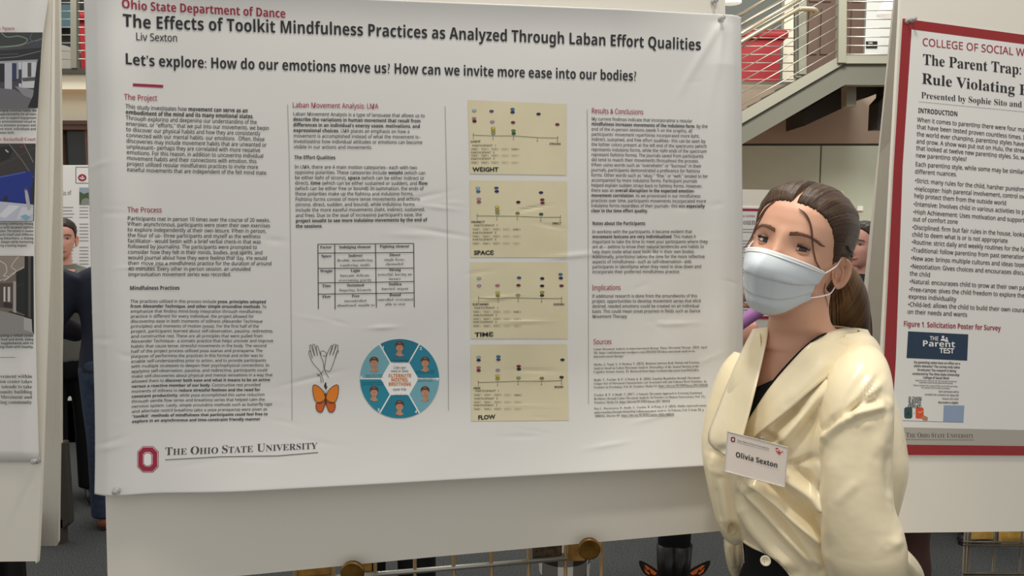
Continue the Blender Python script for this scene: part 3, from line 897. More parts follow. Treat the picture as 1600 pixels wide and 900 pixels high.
# the four hand-drawn charts
M_card = mat('chart_card', (222, 213, 180), 0.6, noise=(7, (214, 204, 172)))
DOT = {'lb': (150, 184, 196), 'cb': (34, 116, 168), 'nb': (32, 36, 84), 'sb': (66, 76, 136), 'pk': (190, 108, 128), 'rs': (178, 72, 112), 'bk': (34, 24, 30), 'li': (172, 146, 180), 'mr': (116, 38, 54),
       'ye': (206, 190, 84), 'ol': (176, 154, 50), 'lg': (140, 160, 110), 'gr': (92, 134, 74), 'dg': (26, 92, 56), 'vg': (36, 52, 42), 'og': (122, 128, 48)}
dkeys = list(DOT)
dm = [mat('dot_' + k, DOT[k], 0.6) for k in dkeys]
M_ring = mat('dot_outline', (60, 58, 54), 0.6)
charts = [
 ('weight', 140, [(731, 156.3), (885, 162.5), (885, 273.7), (734, 271.4)], 'WƐIGHT', (120, 823, 378, 823), [(125, 458), (325, 465), (530, 465), (770, 483), (973, 487)], 'LIGHT', (98, 532, 200, 532), 'STRONG', (890, 556, 1002, 556),
  [(135, 212, 'lb'), (308, 218, 'sb'), (519, 198, 'cb'), (520, 228, 'nb'), (780, 246, 'nb'), (133, 290, 'pk'), (137, 319, 'bk'), (316, 324, 'li'), (524, 331, 'mr'), (969, 351, 'mr'), (324, 388, 'ye'), (325, 413, 'ol'), (326, 440, 'lg'), (529, 413, 'gr'), (531, 442, 'dg')],
  [(115, 572), (103, 605), (103, 642), (103, 670), (103, 705), (103, 740)]),
 ('space', 270, [(734, 281.7), (885.6, 283), (885.6, 402), (734.8, 402)], 'SPACƐ', (132, 823, 332, 823), [(164, 433), (363, 435), (569, 437), (804, 447), (1000, 447)], 'INDIRECT', (105, 504, 240, 504), 'DIRECT', (918, 518, 1010, 518),
  [(171, 153, 'lb'), (175, 188, 'cb'), (357, 153, 'sb'), (361, 187, 'nb'), (805, 199, 'nb'), (181, 263, 'li'), (182, 294, 'rs'), (577, 295, 'bk'), (818, 271, 'mr'), (820, 303, 'mr'), (364, 345, 'ye'), (366, 375, 'ol'), (368, 404, 'lg'), (569, 405, 'og'), (806, 416, 'dg')],
  [(132, 538), (118, 574), (120, 612), (118, 645), (118, 680), (118, 716)]),
 ('time', 400, [(734.8, 409.6), (886.4, 410), (886.7, 529), (735.5, 529)], 'TIMƐ', (140, 810, 328, 806), [(178, 425), (377, 425), (577, 421), (813, 427), (1012, 427)], 'SUSTAINED', (118, 497, 280, 494), 'SUDDEN', (930, 495, 1036, 495),
  [(183, 225, 'lb'), (584, 219, 'sb'), (817, 226, 'nb'), (1001, 185, 'cb'), (1004, 222, 'nb'), (183, 298, 'li'), (368, 296, 'pk'), (579, 294, 'mr'), (816, 300, 'bk'), (1011, 299, 'mr'), (370, 365, 'ye'), (371, 398, 'og'), (574, 393, 'lg'), (816, 363, 'ol'), (815, 396, 'vg')],
  [(136, 530), (123, 566), (128, 604), (123, 638), (123, 672), (123, 708)]),
 ('flow', 530, [(735.5, 538.5), (885.6, 537.8), (888.7, 656.7), (736, 658)], 'FLOW', (173, 807, 348, 797), [(175, 434), (370, 428), (575, 421), (811, 421), (1012, 415)], 'FREE', (128, 502, 197, 500), 'BOUND', (940, 489, 1028, 488),
  [(178, 180, 'lb'), (179, 210, 'nb'), (377, 174, 'cb'), (377, 204, 'sb'), (1020, 206, 'nb'), (178, 285, 'pk'), (179, 314, 'mr'), (372, 310, 'li'), (581, 271, 'mr'), (583, 300, 'bk'), (368, 367, 'ye'), (369, 396, 'ol'), (579, 388, 'lg'), (813, 391, 'og'), (1011, 381, 'vg')],
  [(145, 528), (130, 565), (135, 605), (130, 638), (130, 672), (130, 706)])]
for nm, oy, quad, word, wpx, axis, lw, lpx, rw, rpx, dots, rows in charts:
    def cc(x, y): return 720 + x / 6.43, oy + y / 6.43
    t = MB()
    n = 40
    Q = np.array(quad)
    g = [(Q[0] * (1 - i / n) + Q[1] * i / n) * (1 - j / n) + (Q[3] * (1 - i / n) + Q[2] * i / n) * j / n for j in range(n + 1) for i in range(n + 1)]
    t.add(S.P(np.array([S.uv(*p) for p in g]), 0.0007), [(j * (n + 1) + i, j * (n + 1) + i + 1, (j + 1) * (n + 1) + i + 1, (j + 1) * (n + 1) + i) for j in range(n) for i in range(n)])
    ch = part('chart', t, M_card, poster, fix=False)
    ch['label'] = 'beige chart titled ' + nm
    for x, y, k in dots:
        t = MB()
        for r, mi, off in ((1.0, 0, 0.0012), (0.8, 1, 0.0016)):
            pts = [cc(x + 22 * r * math.cos(a), y + 14 * r * math.sin(a)) for a in np.linspace(0, 2 * math.pi, 19)[:-1]]
            S.poly(t, pts, mi, off)
        col = DOT[k]
        part('dot', t, [mat('ring_' + k, tuple(int(v * 0.62) for v in col), 0.6), dm[dkeys.index(k)]], ch, fix=False)
    t = MB()
    S.stroke(t, [cc(*p) for p in axis], 0.8, 0, 0.0012)
    for (x, y), d in zip(axis, '12345'):
        S.stroke(t, [cc(x, y - (20 if d in '15' else 4)), cc(x, y + 12)], 0.8, 0, 0.0012)
        S.ctext(t, d, *cc(x - 3, y + 40), 4.5, 'r', 0, off=0.0013)
    S.text(t, word, *cc(*wpx[:2]), *cc(*wpx[2:]), 9.2, 'p', 1, offs=0.035, off=0.0013)
    S.text(t, lw, *cc(*lpx[:2]), *cc(*lpx[2:]), 4.6, 'p', 1, offs=0.02, off=0.0013)
    S.text(t, rw, *cc(*rpx[:2]), *cc(*rpx[2:]), 4.6, 'p', 1, offs=0.025, off=0.0013)
    for i in range(3):
        x, y = rows[2 * i]
        S.text(t, 'PARTICIPANT  ' + str(i + 1), *cc(x, y), *cc(x + 235, y - 2), 4.2, 'p', 0, offs=0.01, off=0.0013)
        x, y = rows[2 * i + 1]
        for k in range(5):
            S.text(t, 'WEEK %d' % (k + 1), *cc(x + k * 101, y + 4 - (3 - i) * 0), *cc(x + k * 101 + 76, y + 4), 3.2, 'p', [0, 2, 2, 3, 1][k] if i == 0 else [0, 0, 2, 3, 3][k], off=0.0013)
            S.stroke(t, [cc(x + k * 101, y - 15), cc(x + k * 101 + 72, y - 15)], 0.4, 3 if k > 2 else 2, 0.0012)
    part('lettering', t, [mat('pencil_ink', (104, 98, 84), 0.6), mat('marker_ink', (28, 26, 24), 0.6), mat('faint_ink', (142, 136, 118), 0.6), mat('fainter_ink', (182, 174, 146), 0.6)], ch, fix=False)

# breathing wheel
cxw, cyw, R = 624.3, 591.5, 62.3
cols = [(18, 116, 140), (26, 130, 156), (112, 170, 184), (8, 122, 148), (22, 132, 156), (116, 172, 184)]
t = MB()
def wp(a, r): return cxw + r * math.cos(a), cyw - r * math.sin(a)
S.poly(t, [wp(a, R) for a in np.linspace(0, 2 * math.pi, 61)[:-1]], 6, 0.0007, fan=True)
for i in range(6):
    a0 = math.radians(120 - 60 * i - 60); a1 = a0 + math.radians(60)
    g = math.radians(1.0)
    arc = [wp(a, R - 0.4) for a in np.linspace(a0 + g, a1 - g, 16)]
    S.poly(t, [wp(a0 + 2.2 * g, 29)] + arc + [wp(a1 - 2.2 * g, 29)], i, 0.0009)
wheel = part('breathing_wheel', t, [mat('wheel_%d' % i, c, 0.5) for i, c in enumerate(cols)] + [M_white_ink], poster, fix=False)
t = MB()
M_skinp = mat('printed_skin', (196, 142, 112), 0.6); M_hairp = mat('printed_hair', (92, 58, 46), 0.6); M_line = mat('printed_line', (120, 74, 58), 0.6)
for i in range(6):
    a = math.radians(90 - 60 * i)
    t = MB()
    fx, fy = wp(a, 46)
    fy += -1 if i in (0, 3) else 0
    E = lambda x, y, rx, ry, n=16: [(fx + x + rx * math.cos(q), fy + y + ry * math.sin(q)) for q in np.linspace(0, 2 * math.pi, n + 1)[:-1]]
    sgn = 1 if i in (1, 2, 5) else -1
    S.poly(t, E(0, -5.2, 7.0, 6.2), 1, 0.0012)
    S.poly(t, [(fx - 2.6, fy + 2), (fx + 2.8, fy + 2), (fx + 3.2, fy + 8), (fx + 7, fy + 10.5), (fx + 1, fy + 12.5), (fx - 7, fy + 10.5), (fx - 3.2, fy + 8)], 0, 0.0013)
    S.poly(t, E(0, -2.0, 5.6, 7.4), 0, 0.0015)
    S.poly(t, [(fx - 5.6, fy - 3), (fx - 4.5, fy - 8.4), (fx + 4.5, fy - 8.4), (fx + 5.6, fy - 3), (fx + 3, fy - 5.6), (fx - 3, fy - 5.6)], 1, 0.0017)
    for ex in (-2.2, 2.2):
        S.stroke(t, [(fx + ex - 1, fy - 2.6), (fx + ex + 1, fy - 2.6)], 0.5, 2, 0.0017)
    S.stroke(t, [(fx, fy - 2), (fx - 0.4, fy + 0.6)], 0.5, 2, 0.0017)
    S.stroke(t, [(fx - 1.4, fy + 2.8), (fx + 1.4, fy + 2.8)], 0.5, 2, 0.0017)
    S.stroke(t, [(fx + sgn * 1.2, fy + 0.8), (fx + sgn * 2.4, fy + 5), (fx + sgn * 4.6, fy + 10)], 2.6, 0, 0.0019)
    S.stroke(t, [(fx + sgn * 2.4, fy + 2.0), (fx + sgn * 3.4, fy + 6)], 0.4, 2, 0.002)
    part('face_drawing', t, [M_skinp, M_hairp, M_line], wheel, fix=False)
t = MB()
for a, y, em, wd, sty, mi in (('Calm your', 576, 6.2, 20, 'i', 1), ('mind in 3min', 581.5, 6.2, 27, 'i', 1), ('ALTERNATE', 589.5, 7.6, 36, 'b', 0), ('NOSTRIL', 596, 7.6, 27, 'b', 0), ('BREATHING', 602.7, 7.6, 35, 'b', 0), ('repeat 4-6x', 610, 6, 21, 'i', 1)):
    S.ctext(t, a, 624.5, y, em, sty, mi, wid=wd, offs=0.015)
for i, (x, y) in enumerate(((459, 530), (631, 534), (705, 673), (609, 820), (440, 812), (362, 664))):
    S.ctext(t, str(i + 1), *c6(x, y + 8), 6.5, 'b', 2, off=0.0013)
for x, y, w_, ls in ((545, 592, 80, ('Inhale through the left nostril', 'close the right nostril with thumb')), (650, 640, 84, ('close both nostrils and hold', 'the breath for a few counts')), (650, 676, 70, ('open right nostril', 'exhale for 6 counts')), (540, 748, 56, ('inhale right nostril',)), (415, 692, 96, ('close both nostrils and hold', 'for a few counts')), (420, 658, 80, ('open left nostril', 'exhale for 6 counts'))):
    for k, a in enumerate(ls):
        S.ctext(t, a, *c6(x, y + 9 * k), 3.0, 'i', 3, wid=w_ / 2.903, off=0.0013, slope=-0.02)
part('lettering', t, [mat('orange_ink', (206, 122, 42), 0.6), M_grey_ink, M_white_ink, mat('deep_teal_ink', (16, 60, 76), 0.6)], wheel, fix=False)

# hands drawing, arrow, butterfly
t = MB()
def stk(pts, w=0.8): S.stroke(t, smooth_path([c6(*p) for p in pts], 4), w)
stk([(190, 690), (186, 670), (175, 640), (150, 612), (136, 590), (124, 556), (126, 545), (132, 552), (140, 580)])
stk([(140, 578), (130, 540), (128, 522), (134, 520), (141, 540), (150, 570)])
stk([(150, 566), (143, 535), (142, 518), (149, 518), (156, 540), (163, 568)])
stk([(163, 566), (158, 540), (158, 524), (164, 526), (172, 550), (184, 585)])
stk([(184, 585), (190, 600), (192, 620), (200, 645), (214, 668)])
stk([(180, 566), (176, 552), (186, 546), (198, 552), (204, 562), (198, 570), (186, 568)])
stk([(160, 650), (176, 664), (180, 690)])
stk([(190, 635), (178, 650), (160, 662)])
stk([(256, 556), (258, 545), (250, 552), (242, 580), (232, 610), (216, 640), (190, 628)])
stk([(244, 578), (254, 540), (256, 522), (250, 520), (242, 540), (232, 566)])
stk([(232, 564), (242, 535), (244, 518), (236, 518), (228, 540), (218, 566)])
stk([(218, 564), (226, 538), (230, 522), (224, 524), (212, 548), (203, 570), (198, 600), (194, 628)])
part('hands_drawing', t, mat('line_art_ink', (84, 78, 74), 0.6), poster, fix=False)
t = MB()
S.poly(t, [c6(*p) for p in ((198, 690), (203, 690), (203, 708), (209, 706), (201, 723), (192, 706), (198, 708))])
part('arrow', t, M_ink, poster, fix=False)
t = MB()
def wing(sg):
    up = smooth_path([(200 + sg * x, y) for x, y in ((2, 752), (14, 725), (38, 704), (56, 702), (58, 728), (50, 765), (34, 782), (8, 776), (2, 760))], 4)
    lo = smooth_path([(200 + sg * x, y) for x, y in ((2, 764), (22, 778), (40, 782), (44, 800), (36, 820), (18, 824), (6, 800), (2, 780))], 4)
    for pth, mi in ((lo, 1), (up, 0)):
        S.poly(t, [c6(*p) for p in pth[:-1]], mi, 0.0008 + 0.0004 * (1 - mi))
        S.stroke(t, [c6(*p) for p in pth], 0.9, 2, 0.0014)
wing(-1); wing(1)
S.stroke(t, [c6(200, 738), c6(201, 790)], 2.4, 2, 0.0016)
S.stroke(t, [c6(200, 740), c6(192, 726)], 0.5, 2, 0.0016); S.stroke(t, [c6(200, 740), c6(206, 724)], 0.5, 2, 0.0016)
part('butterfly_drawing', t, [mat('butterfly_orange', (228, 128, 26), 0.6), mat('butterfly_rust', (202, 92, 22), 0.6), mat('butterfly_line', (70, 44, 30), 0.6)], poster, fix=False)

# university mark
def ph(x, y): return 140 + x / 4, 660 + y / 4
def octa(x0, x1, y0, y1, c): return [ph(*p) for p in ((x0 + c, y0), (x1 - c, y0), (x1, y0 + c), (x1, y1 - c), (x1 - c, y1), (x0 + c, y1), (x0, y1 - c), (x0, y0 + c))]
t = MB()
S.poly(t, octa(299, 431, 148, 311, 34), 0, 0.0005); S.poly(t, octa(303, 427, 152, 307, 32), 1, 0.0008); S.poly(t, octa(306, 424, 155, 304, 30), 0, 0.0011)
S.poly(t, octa(335, 395, 184, 275, 16), 1, 0.0014); S.poly(t, octa(338, 392, 187, 272, 14), 0, 0.0017); S.poly(t, octa(342, 388, 192, 268, 12), 1, 0.0020)
part('emblem', t, [M_red_ink, M_white_ink], poster, fix=False)
t = MB()
S.smallcaps(t, 'The Ohio State University', *ph(473, 204), *ph(1424, 164), 17.2)
S.stroke(t, [ph(*p) for p in ((473, 233), (820, 214), (1180, 208), (1428, 187))], 1.1)
part('wordmark', t, mat('wordmark_ink', (74, 72, 74), 0.6), poster, fix=False)
pin(S.P(S.uv(183, 766))[0], S.N, 'clear push pin in the lower left corner of the mindfulness poster')
pin(S.P(S.uv(1126, 30))[0], S.N, 'clear push pin in the upper right corner of the mindfulness poster')
pin(bd.P(bd.uv(1115, 3))[0], S.N, 'clear push pin near the top edge of the large foam board')

# ------------------------------------------------------------------ right A-frame: front board, social work poster, rear board
RO = np.array([0.778, 1.594, 1.982]); RU = np.array([.9851, .1507, -.083]); RV = np.array([-.0599, -.1518, -.9866])
R_ = Surf(RO, RU, RV)
if R_.N[1] > 0: R_.N = -R_.N
RB = Surf(RO - R_.N * 0.003, RU, RV); RB.N = R_.N
b = MB()
px = [(1408.5, -30), (1406, 28), (1393.5, 260), (1378, 560), (1366, 710), (1361, 833), (1500, 831.5), (1760, 828), (1760, 20), (1700, -30)]
b.prism([RB.P(RB.uv(*p))[0] for p in px], -R_.N * 0.008)
o = part('foam_board', b, [M_foam], None)
tag(o, 'white foam board holding the red-bordered poster, right edge of the view', 'board')
t = MB()
n = 24
Lp = np.array([(1410, 29), (1396, 260), (1381, 560), (1374, 710)], float)
def lft(f):
    y = 29 + f * (710.5 - 29)
    return np.array([np.interp(y, Lp[:, 1], Lp[:, 0]), y])
g = []
for j in range(n + 1):
    f = j / n
    a = lft(f); c = np.array([1780, 79 + f * (712.5 - 79)])
    g += [a * (1 - i / n) + c * i / n for i in range(n + 1)]
t.add([R_.P(R_.uv(*p), 0.0004)[0] for p in g], [(j * (n + 1) + i, (j + 1) * (n + 1) + i, (j + 1) * (n + 1) + i + 1, j * (n + 1) + i + 1) for j in range(n) for i in range(n)])
rp = part('research_poster', t, M_paper2, None, fix=False)
tag(rp, 'poster with a red border about parenting styles, on the right', 'poster')
m_ = rp.modifiers.new('thickness', 'SOLIDIFY'); m_.thickness = 0.0003
M_redb = mat('poster_red_border', (150, 24, 30), 0.4)
t = MB()
inn = [(1424, 46), (1410, 260), (1399.5, 560), (1391.5, 694.4)]
out = [(1410, 29), (1396, 260), (1381, 560), (1374, 710.5)]
for i in range(3):
    R_.poly(t, [out[i], inn[i], inn[i + 1], out[i + 1]], 0, 0.0007)
R_.poly(t, [(1410, 29), (1780, 79), (1780, 93), (1424, 46)], 0, 0.0007)
R_.poly(t, [(1391.5, 694.4), (1780, 699), (1780, 712.5), (1374, 710.5)], 0, 0.0007)
part('border', t, M_redb, rp, fix=False)
t = MB(); R_.poly(t, [(1393, 667.2), (1780, 676), (1780, 699), (1391.5, 694.4)], 0, 0.0006)
part('footer_band', t, mat('footer_grey', (176, 170, 160), 0.5), rp, fix=False)
t = MB()
R_.text(t, 'COLLEGE OF SOCIAL WORK', 1440.4, 71.4, 1582.6, 86.2, 16.5, 'r', 0, prefix='COLLEGE OF SOCIAL')
R_.text(t, 'The Parent Trap: T', 1441.3, 100.9, 1595, 116.8, 24, 's', 1, prefix='The Parent Trap:', offs=0.0)
R_.text(t, 'Rule Violating Be', 1439.6, 130.6, 1585, 147, 24, 's', 1, prefix='Rule Violating', offs=0.0)
R_.text(t, 'Presented by Sophie Sito and M', 1438.7, 153.2, 1596, 168, 14, 's', 1, prefix='Presented by Sophie Sito and')
R_.stroke(t, [(1435, 159), (1600, 175), (1760, 190)], 0.5, 2)
R_.text(t, 'INTRODUCTION', 1434, 176.3, 1495.3, 181.8, 10.5, 'b', 1)
part('title_lettering', t, [M_red_ink, M_ink, M_grey_ink], rp, fix=False)
t = MB()
for a, x0, y0, x1, y1, pf in (
    ('When it comes to parenting there were four main', 1432.6, 190.4, 1600, 206, 'When it comes to parenting there were four ma'),
    ('that have been tested proven countless times. In', 1432, 201.2, 1595.6, 217.9, 'that have been tested proven countless times.'),
    ('the world ever changing, parenting styles have to', 1431.8, 212.7, 1599.3, 228.6, 'the world ever changing, parenting styles have'),
    ('and grow. A show was put out on Hulu, the stream', 1431.2, 224, 1600, 238.7, 'and grow. A show was put out on Hulu, the strea'),
    ('that looked at twelve new parenting styles. So, wh', 1430.9, 234.4, 1600, 249.7, 'that looked at twelve new parenting styles. So, w'),
    ('new parenting styles?', 1430.3, 245.9, 1509.8, 252, None),
    ('Each parenting style, while some may be similar', 1429.8, 259.8, 1600, 272, None), ('different nuances.', 1428.9, 271.3, 1494.5, 275.7, None),
    ('•Strict: many rules for the child, harsher punishme', 1428.9, 285.4, 1600, 299.6, '•Strict: many rules for the child, harsher punishm'),
    ('•Helicopter: high parental involvement, control ove', 1428.3, 298.4, 1600, 310.6, '•Helicopter: high parental involvement, control ov'),
    ('help protect them from the outside world', 1427.7, 309, 1571.3, 320.7, None),
    ('•Intensive: Involves child in various activities to pr', 1427, 322, 1600, 334.5, '•Intensive: Involves child in various activities to p'),
    ('•High Achievement: Uses motivation and support', 1426.3, 334.2, 1600, 347.5, None), ('out of comfort zone', 1425.7, 345.5, 1496, 350, None),
    ('•Disciplined: firm but fair rules in the house, looks', 1424.8, 358.2, 1600, 370, None), ('child to deem what is or is not appropriate', 1424.5, 369.5, 1574, 379.6, None),
    ('•Routine: strict daily and weekly routines for the fam', 1424, 381.3, 1600, 393, '•Routine: strict daily and weekly routines for the fa'),
    ('•Traditional: follow parenting from past generations', 1423.4, 393.8, 1600, 405, '•Traditional: follow parenting from past generation'),
    ('•New age: brings multiple cultures and ideas toge', 1422.8, 406.5, 1600, 417.4, None), ('•Negotiation: Gives choices and encourages discu', 1422, 419.2, 1600, 429.6, None),
    ('the child', 1421, 430.4, 1452.6, 432.8, None), ('•Natural: encourages child to grow at their own pa', 1420.8, 442.9, 1600, 453, None),
    ('•Free-range: gives the child freedom to explore the', 1420, 455.3, 1600, 465, None), ('express individuality', 1419, 466.3, 1493.9, 471, None),
    ('•Child-led: allows the child to build their own coura', 1418.2, 478.7, 1600, 488, None), ('on their needs and wants', 1417.3, 490.2, 1510.6, 495, None)):
    R_.text(t, a, x0, y0, x1, y1, 9.6, 'r', 0, prefix=pf, offs=0.008)
part('body_lettering', t, M_ink, rp, fix=False)
t = MB(); R_.text(t, 'Figure 1. Solicitation Poster for Survey', 1411.2, 509.7, 1563.2, 516.8, 11.5, 'b', 0)
part('figure_caption', t, M_red_ink, rp, fix=False)
def cr(x, y): return 1390 + x / 3.914, 490 + y / 3.914
t = MB()
R_.poly(t, [cr(112, 108), cr(480, 127), cr(473, 288), cr(102, 272)], 0, 0.0006)
R_.text(t, 'THE', *cr(243, 162), *cr(295, 165), 8.6, 'r', 1, offs=0.02, off=0.0012)
R_.text(t, 'Parent', *cr(196, 199), *cr(397, 206), 12.8, 'b', 1, off=0.0012)
R_.text(t, 'TEST', *cr(303, 240), *cr(392, 243), 10.5, 'r', 1, offs=0.035, off=0.0012)
for x, y, r in ((324, 143, 8), (346, 151, 6)):
    R_.poly(t, [cr(x + r * math.cos(a), y + r * math.sin(a)) for a in np.linspace(0, 6.283, 15)[:-1]], 1, 0.0012)
    R_.poly(t, [cr(x - 2.0 * r, y + 23 - (8 - r)), cr(x - 1.4 * r, y + 1.5 * r), cr(x, y + 1.15 * r), cr(x + 1.4 * r, y + 1.5 * r), cr(x + 1.9 * r, y + 24 - (8 - r))], 1, 0.0012)
figp = part('survey_flyer', t, [mat('flyer_navy', (24, 52, 78), 0.5), M_white_ink], rp, fix=False)
t = MB()
for a, x, y, w, em in (('Do parenting styles have an effect on a', 288, 308, 282, 5.2), ('child’s behavior? The survey only takes', 287, 331, 282, 5.2), ('10 minutes! The research is being', 285, 354, 238, 5.2), ('conducted by The Ohio State University/', 282, 378, 290, 5.2), ('College of Social Work', 283, 400, 160, 5.2),
    ('Based off the show “The Parent Test”, this survey aims to understand', 282, 416, 252, 3.2), ('relationships between parenting styles and child outcomes', 282, 428, 206, 3.2), ('Please complete this survey by filling out the QR code below', 279, 446, 270, 3.2), ('Your responses will be recorded as anonymous', 279, 459, 176, 3.2),
    ('Each participant will be', 360, 483, 124, 4.4), ('enrolled into a drawing for a(two) $25', 318, 503, 208, 4.4), ('Amazon gift cards!', 370, 527, 100, 4.4), ('Any student is eligible!', 357, 550, 124, 4.6)):
    R_.ctext(t, a, *cr(x, y), em, 'b' if em > 4.5 else 'r', 0, wid=w / 3.914, slope=0.03)
for k, a in enumerate(('IS THERE', 'A RIGHT', 'WAY TO', 'PARENT?')):
    R_.ctext(t, a, *cr(154 - k, 526 + 17 * k), 6.4, 'b', 1, wid=(82, 80, 74, 84)[k] / 3.914, slope=0.03)
part('lettering', t, [M_ink, mat('dark_teal_ink', (34, 58, 66), 0.6)], figp, fix=False)
t = MB()
R_.poly(t, [cr(330, 560), cr(456, 562), cr(450, 664), cr(326, 660)], 0, 0.0006)
R_.poly(t, [cr(78, 653), cr(450, 664), cr(450, 667), cr(78, 656)], 1, 0.0006)
def rrect(x0, x1, y0, y1, r): 
    return [cr(cx_ + r * math.cos(a + q * math.pi / 8), cy_ + r * math.sin(a + q * math.pi / 8)) for cx_, cy_, a in ((x1 - r, y0 + r, -math.pi / 2), (x1 - r, y1 - r, 0), (x0 + r, y1 - r, math.pi / 2), (x0 + r, y0 + r, math.pi)) for q in range(5)]
R_.poly(t, rrect(88, 138, 572, 642, 14), 2, 0.0006); R_.poly(t, rrect(158, 207, 574, 642, 10), 3, 0.0006)
R_.poly(t, [cr(188, 632), cr(208, 622), cr(232, 634), cr(230, 654), cr(205, 652)], 4, 0.0009)
R_.stroke(t, [cr(172, 600), cr(184, 606), cr(200, 596)], 1.0, 5, 0.001); R_.stroke(t, [cr(104, 620), cr(112, 600), cr(122, 622)], 1.2, 6, 0.001); R_.stroke(t, [cr(146, 610), cr(152, 610)], 0.8, 6, 0.001)
part('pictures', t, [mat('flyer_blue', (146, 164, 192), 0.6), M_grey_ink, mat('icon_teal', (46, 78, 76), 0.6), mat('icon_orange', (222, 86, 40), 0.6), mat('icon_skin', (190, 130, 100), 0.6), mat('icon_cream', (244, 200, 170), 0.6), mat('icon_dark', (26, 40, 42), 0.6)], figp, fix=False)
t = MB()
R_.smallcaps(t, 'The Ohio State University', 1415.5, 683.4, 1520.8, 684.4, 11)
R_.stroke(t, [(1415, 686.6), (1521, 687.4)], 0.5)
part('wordmark', t, mat('wordmark_ink', (74, 72, 74), 0.6), rp, fix=False)
pin(R_.P(R_.uv(1416.5, 34))[0], R_.N, 'outer clear push pin in the upper left corner of the red-bordered poster', 0.004)
pin(R_.P(R_.uv(1424, 32.5))[0], R_.N, 'inner clear push pin in the upper left corner of the red-bordered poster', 0.004)

def rear_board(pxs, Yt, Yb, ytop, ybot, label, thick=0.008):
    """back leaf of the A-frame: depth grows from Yt at ytop to Yb at ybot"""
    b = MB()
    P = [at(x, y, Yt + (Yb - Yt) * (y - ytop) / (ybot - ytop)) for x, y in pxs]
    b.prism(P, (0, thick, 0))
    o = part('foam_board', b, [M_foam], None)
    tag(o, label, 'board')
    return o
rear_board([(1399, -10), (1389, 88), (1374, 240), (1353, 437), (1342, 560), (1330, 760), (1560, 760), (1600, -10)], 1.78, 2.25, -10, 760, 'rear foam board leaning behind the red-bordered poster board')

# ------------------------------------------------------------------ left A-frame
LO = at(0, 0, 1.36); LU = np.array([1.0, 0, 0]); LV = np.array([0, -0.07, -0.9975])
L_ = Surf(LO, LU, LV)
if L_.N[1] > 0: L_.N = -L_.N
LBd = Surf(LO - L_.N * 0.004, LU, LV); LBd.N = L_.N
b = MB()
edge = smooth_path([(83, -20), (81.8, 0), (80, 260), (72, 490), (64, 740), (58.5, 868), (55, 877)], 4)
b.prism([LBd.P(LBd.uv(*p))[0] for p in edge + [np.array([-140, 879]), np.array([-140, -20])]], -L_.N * 0.008)
o = part('foam_board', b, [M_foam], None)
tag(o, 'front foam board of the left pair carrying the interior design poster', 'board')
rear_board([(60, -10), (92, -10), (95, 260), (96, 500), (93, 692), (91, 846), (88, 853), (40, 853), (20, 400)], 1.62, 1.9, -10, 853, 'rear foam board of the left pair, mostly behind the interior design board')
b = MB()
P = [at(x, y, 1.66 + 0.28 * (y + 10) / 863) for x, y in [(70, -12), (93.5, -12), (96.4, 260), (97.6, 480), (97.8, 692), (70, 693)]]
b.prism(P, (0, 0.001, 0))
o = part('research_poster', b, M_paper2, None)
tag(o, 'edge of a white poster on the back of the left rear board', 'poster')

t = MB()
ed = [(77.5, -20), (77.5, 0), (70, 52), (61.5, 169), (59, 225), (57, 346), (56, 400), (57.5, 480), (60, 600), (63.5, 722)]
n = 40
g = []
eds = np.array(ed)
for j in range(n + 1):
    y = -20 + 742 * j / n
    xr = np.interp(y, eds[:, 1], eds[:, 0])
    g += [(-120 + (xr + 120) * i / 6, y) for i in range(7)]
t.add([L_.P(L_.uv(*p), 0.0005 + (0.004 if g.index(p) % 7 == 6 else 0))[0] for p in g], [(j * 7 + i, (j + 1) * 7 + i, (j + 1) * 7 + i + 1, j * 7 + i + 1) for j in range(n) for i in range(6)])
lp = part('research_poster', t, M_paper2, None, smooth=True, fix=False)
tag(lp, 'white interior design poster with three room pictures at the left edge', 'poster')
m_ = lp.modifiers.new('thickness', 'SOLIDIFY'); m_.thickness = 0.0003
pal = {}
def pm(c):
    k = 'print_%d_%d_%d' % c
    return mat(k, c, 0.55)
def picture(polys, name='picture'):
    """flat printed picture: list of (colour, pixel polygon)"""
    t = MB(); mats = []
    for i, (c, pts) in enumerate(polys):
        m = pm(c)
        if m not in mats: mats.append(m)
        if len(pts) == 2 or c and isinstance(pts, tuple):
            L_.stroke(t, [np.array(p) for p in pts[0]], pts[1], mats.index(m), 0.005 + 0.00004 * i)
        else:
            L_.poly(t, pts, mats.index(m), 0.005 + 0.00004 * i)
    return part(name, t, mats, lp, fix=False)
T = lambda x, y: (x / 3.46, y / 3.46)
def Q(x0, y0, x1, y1): return [T(x0, y0), T(x1, y0), T(x1, y1), T(x0, y1)]
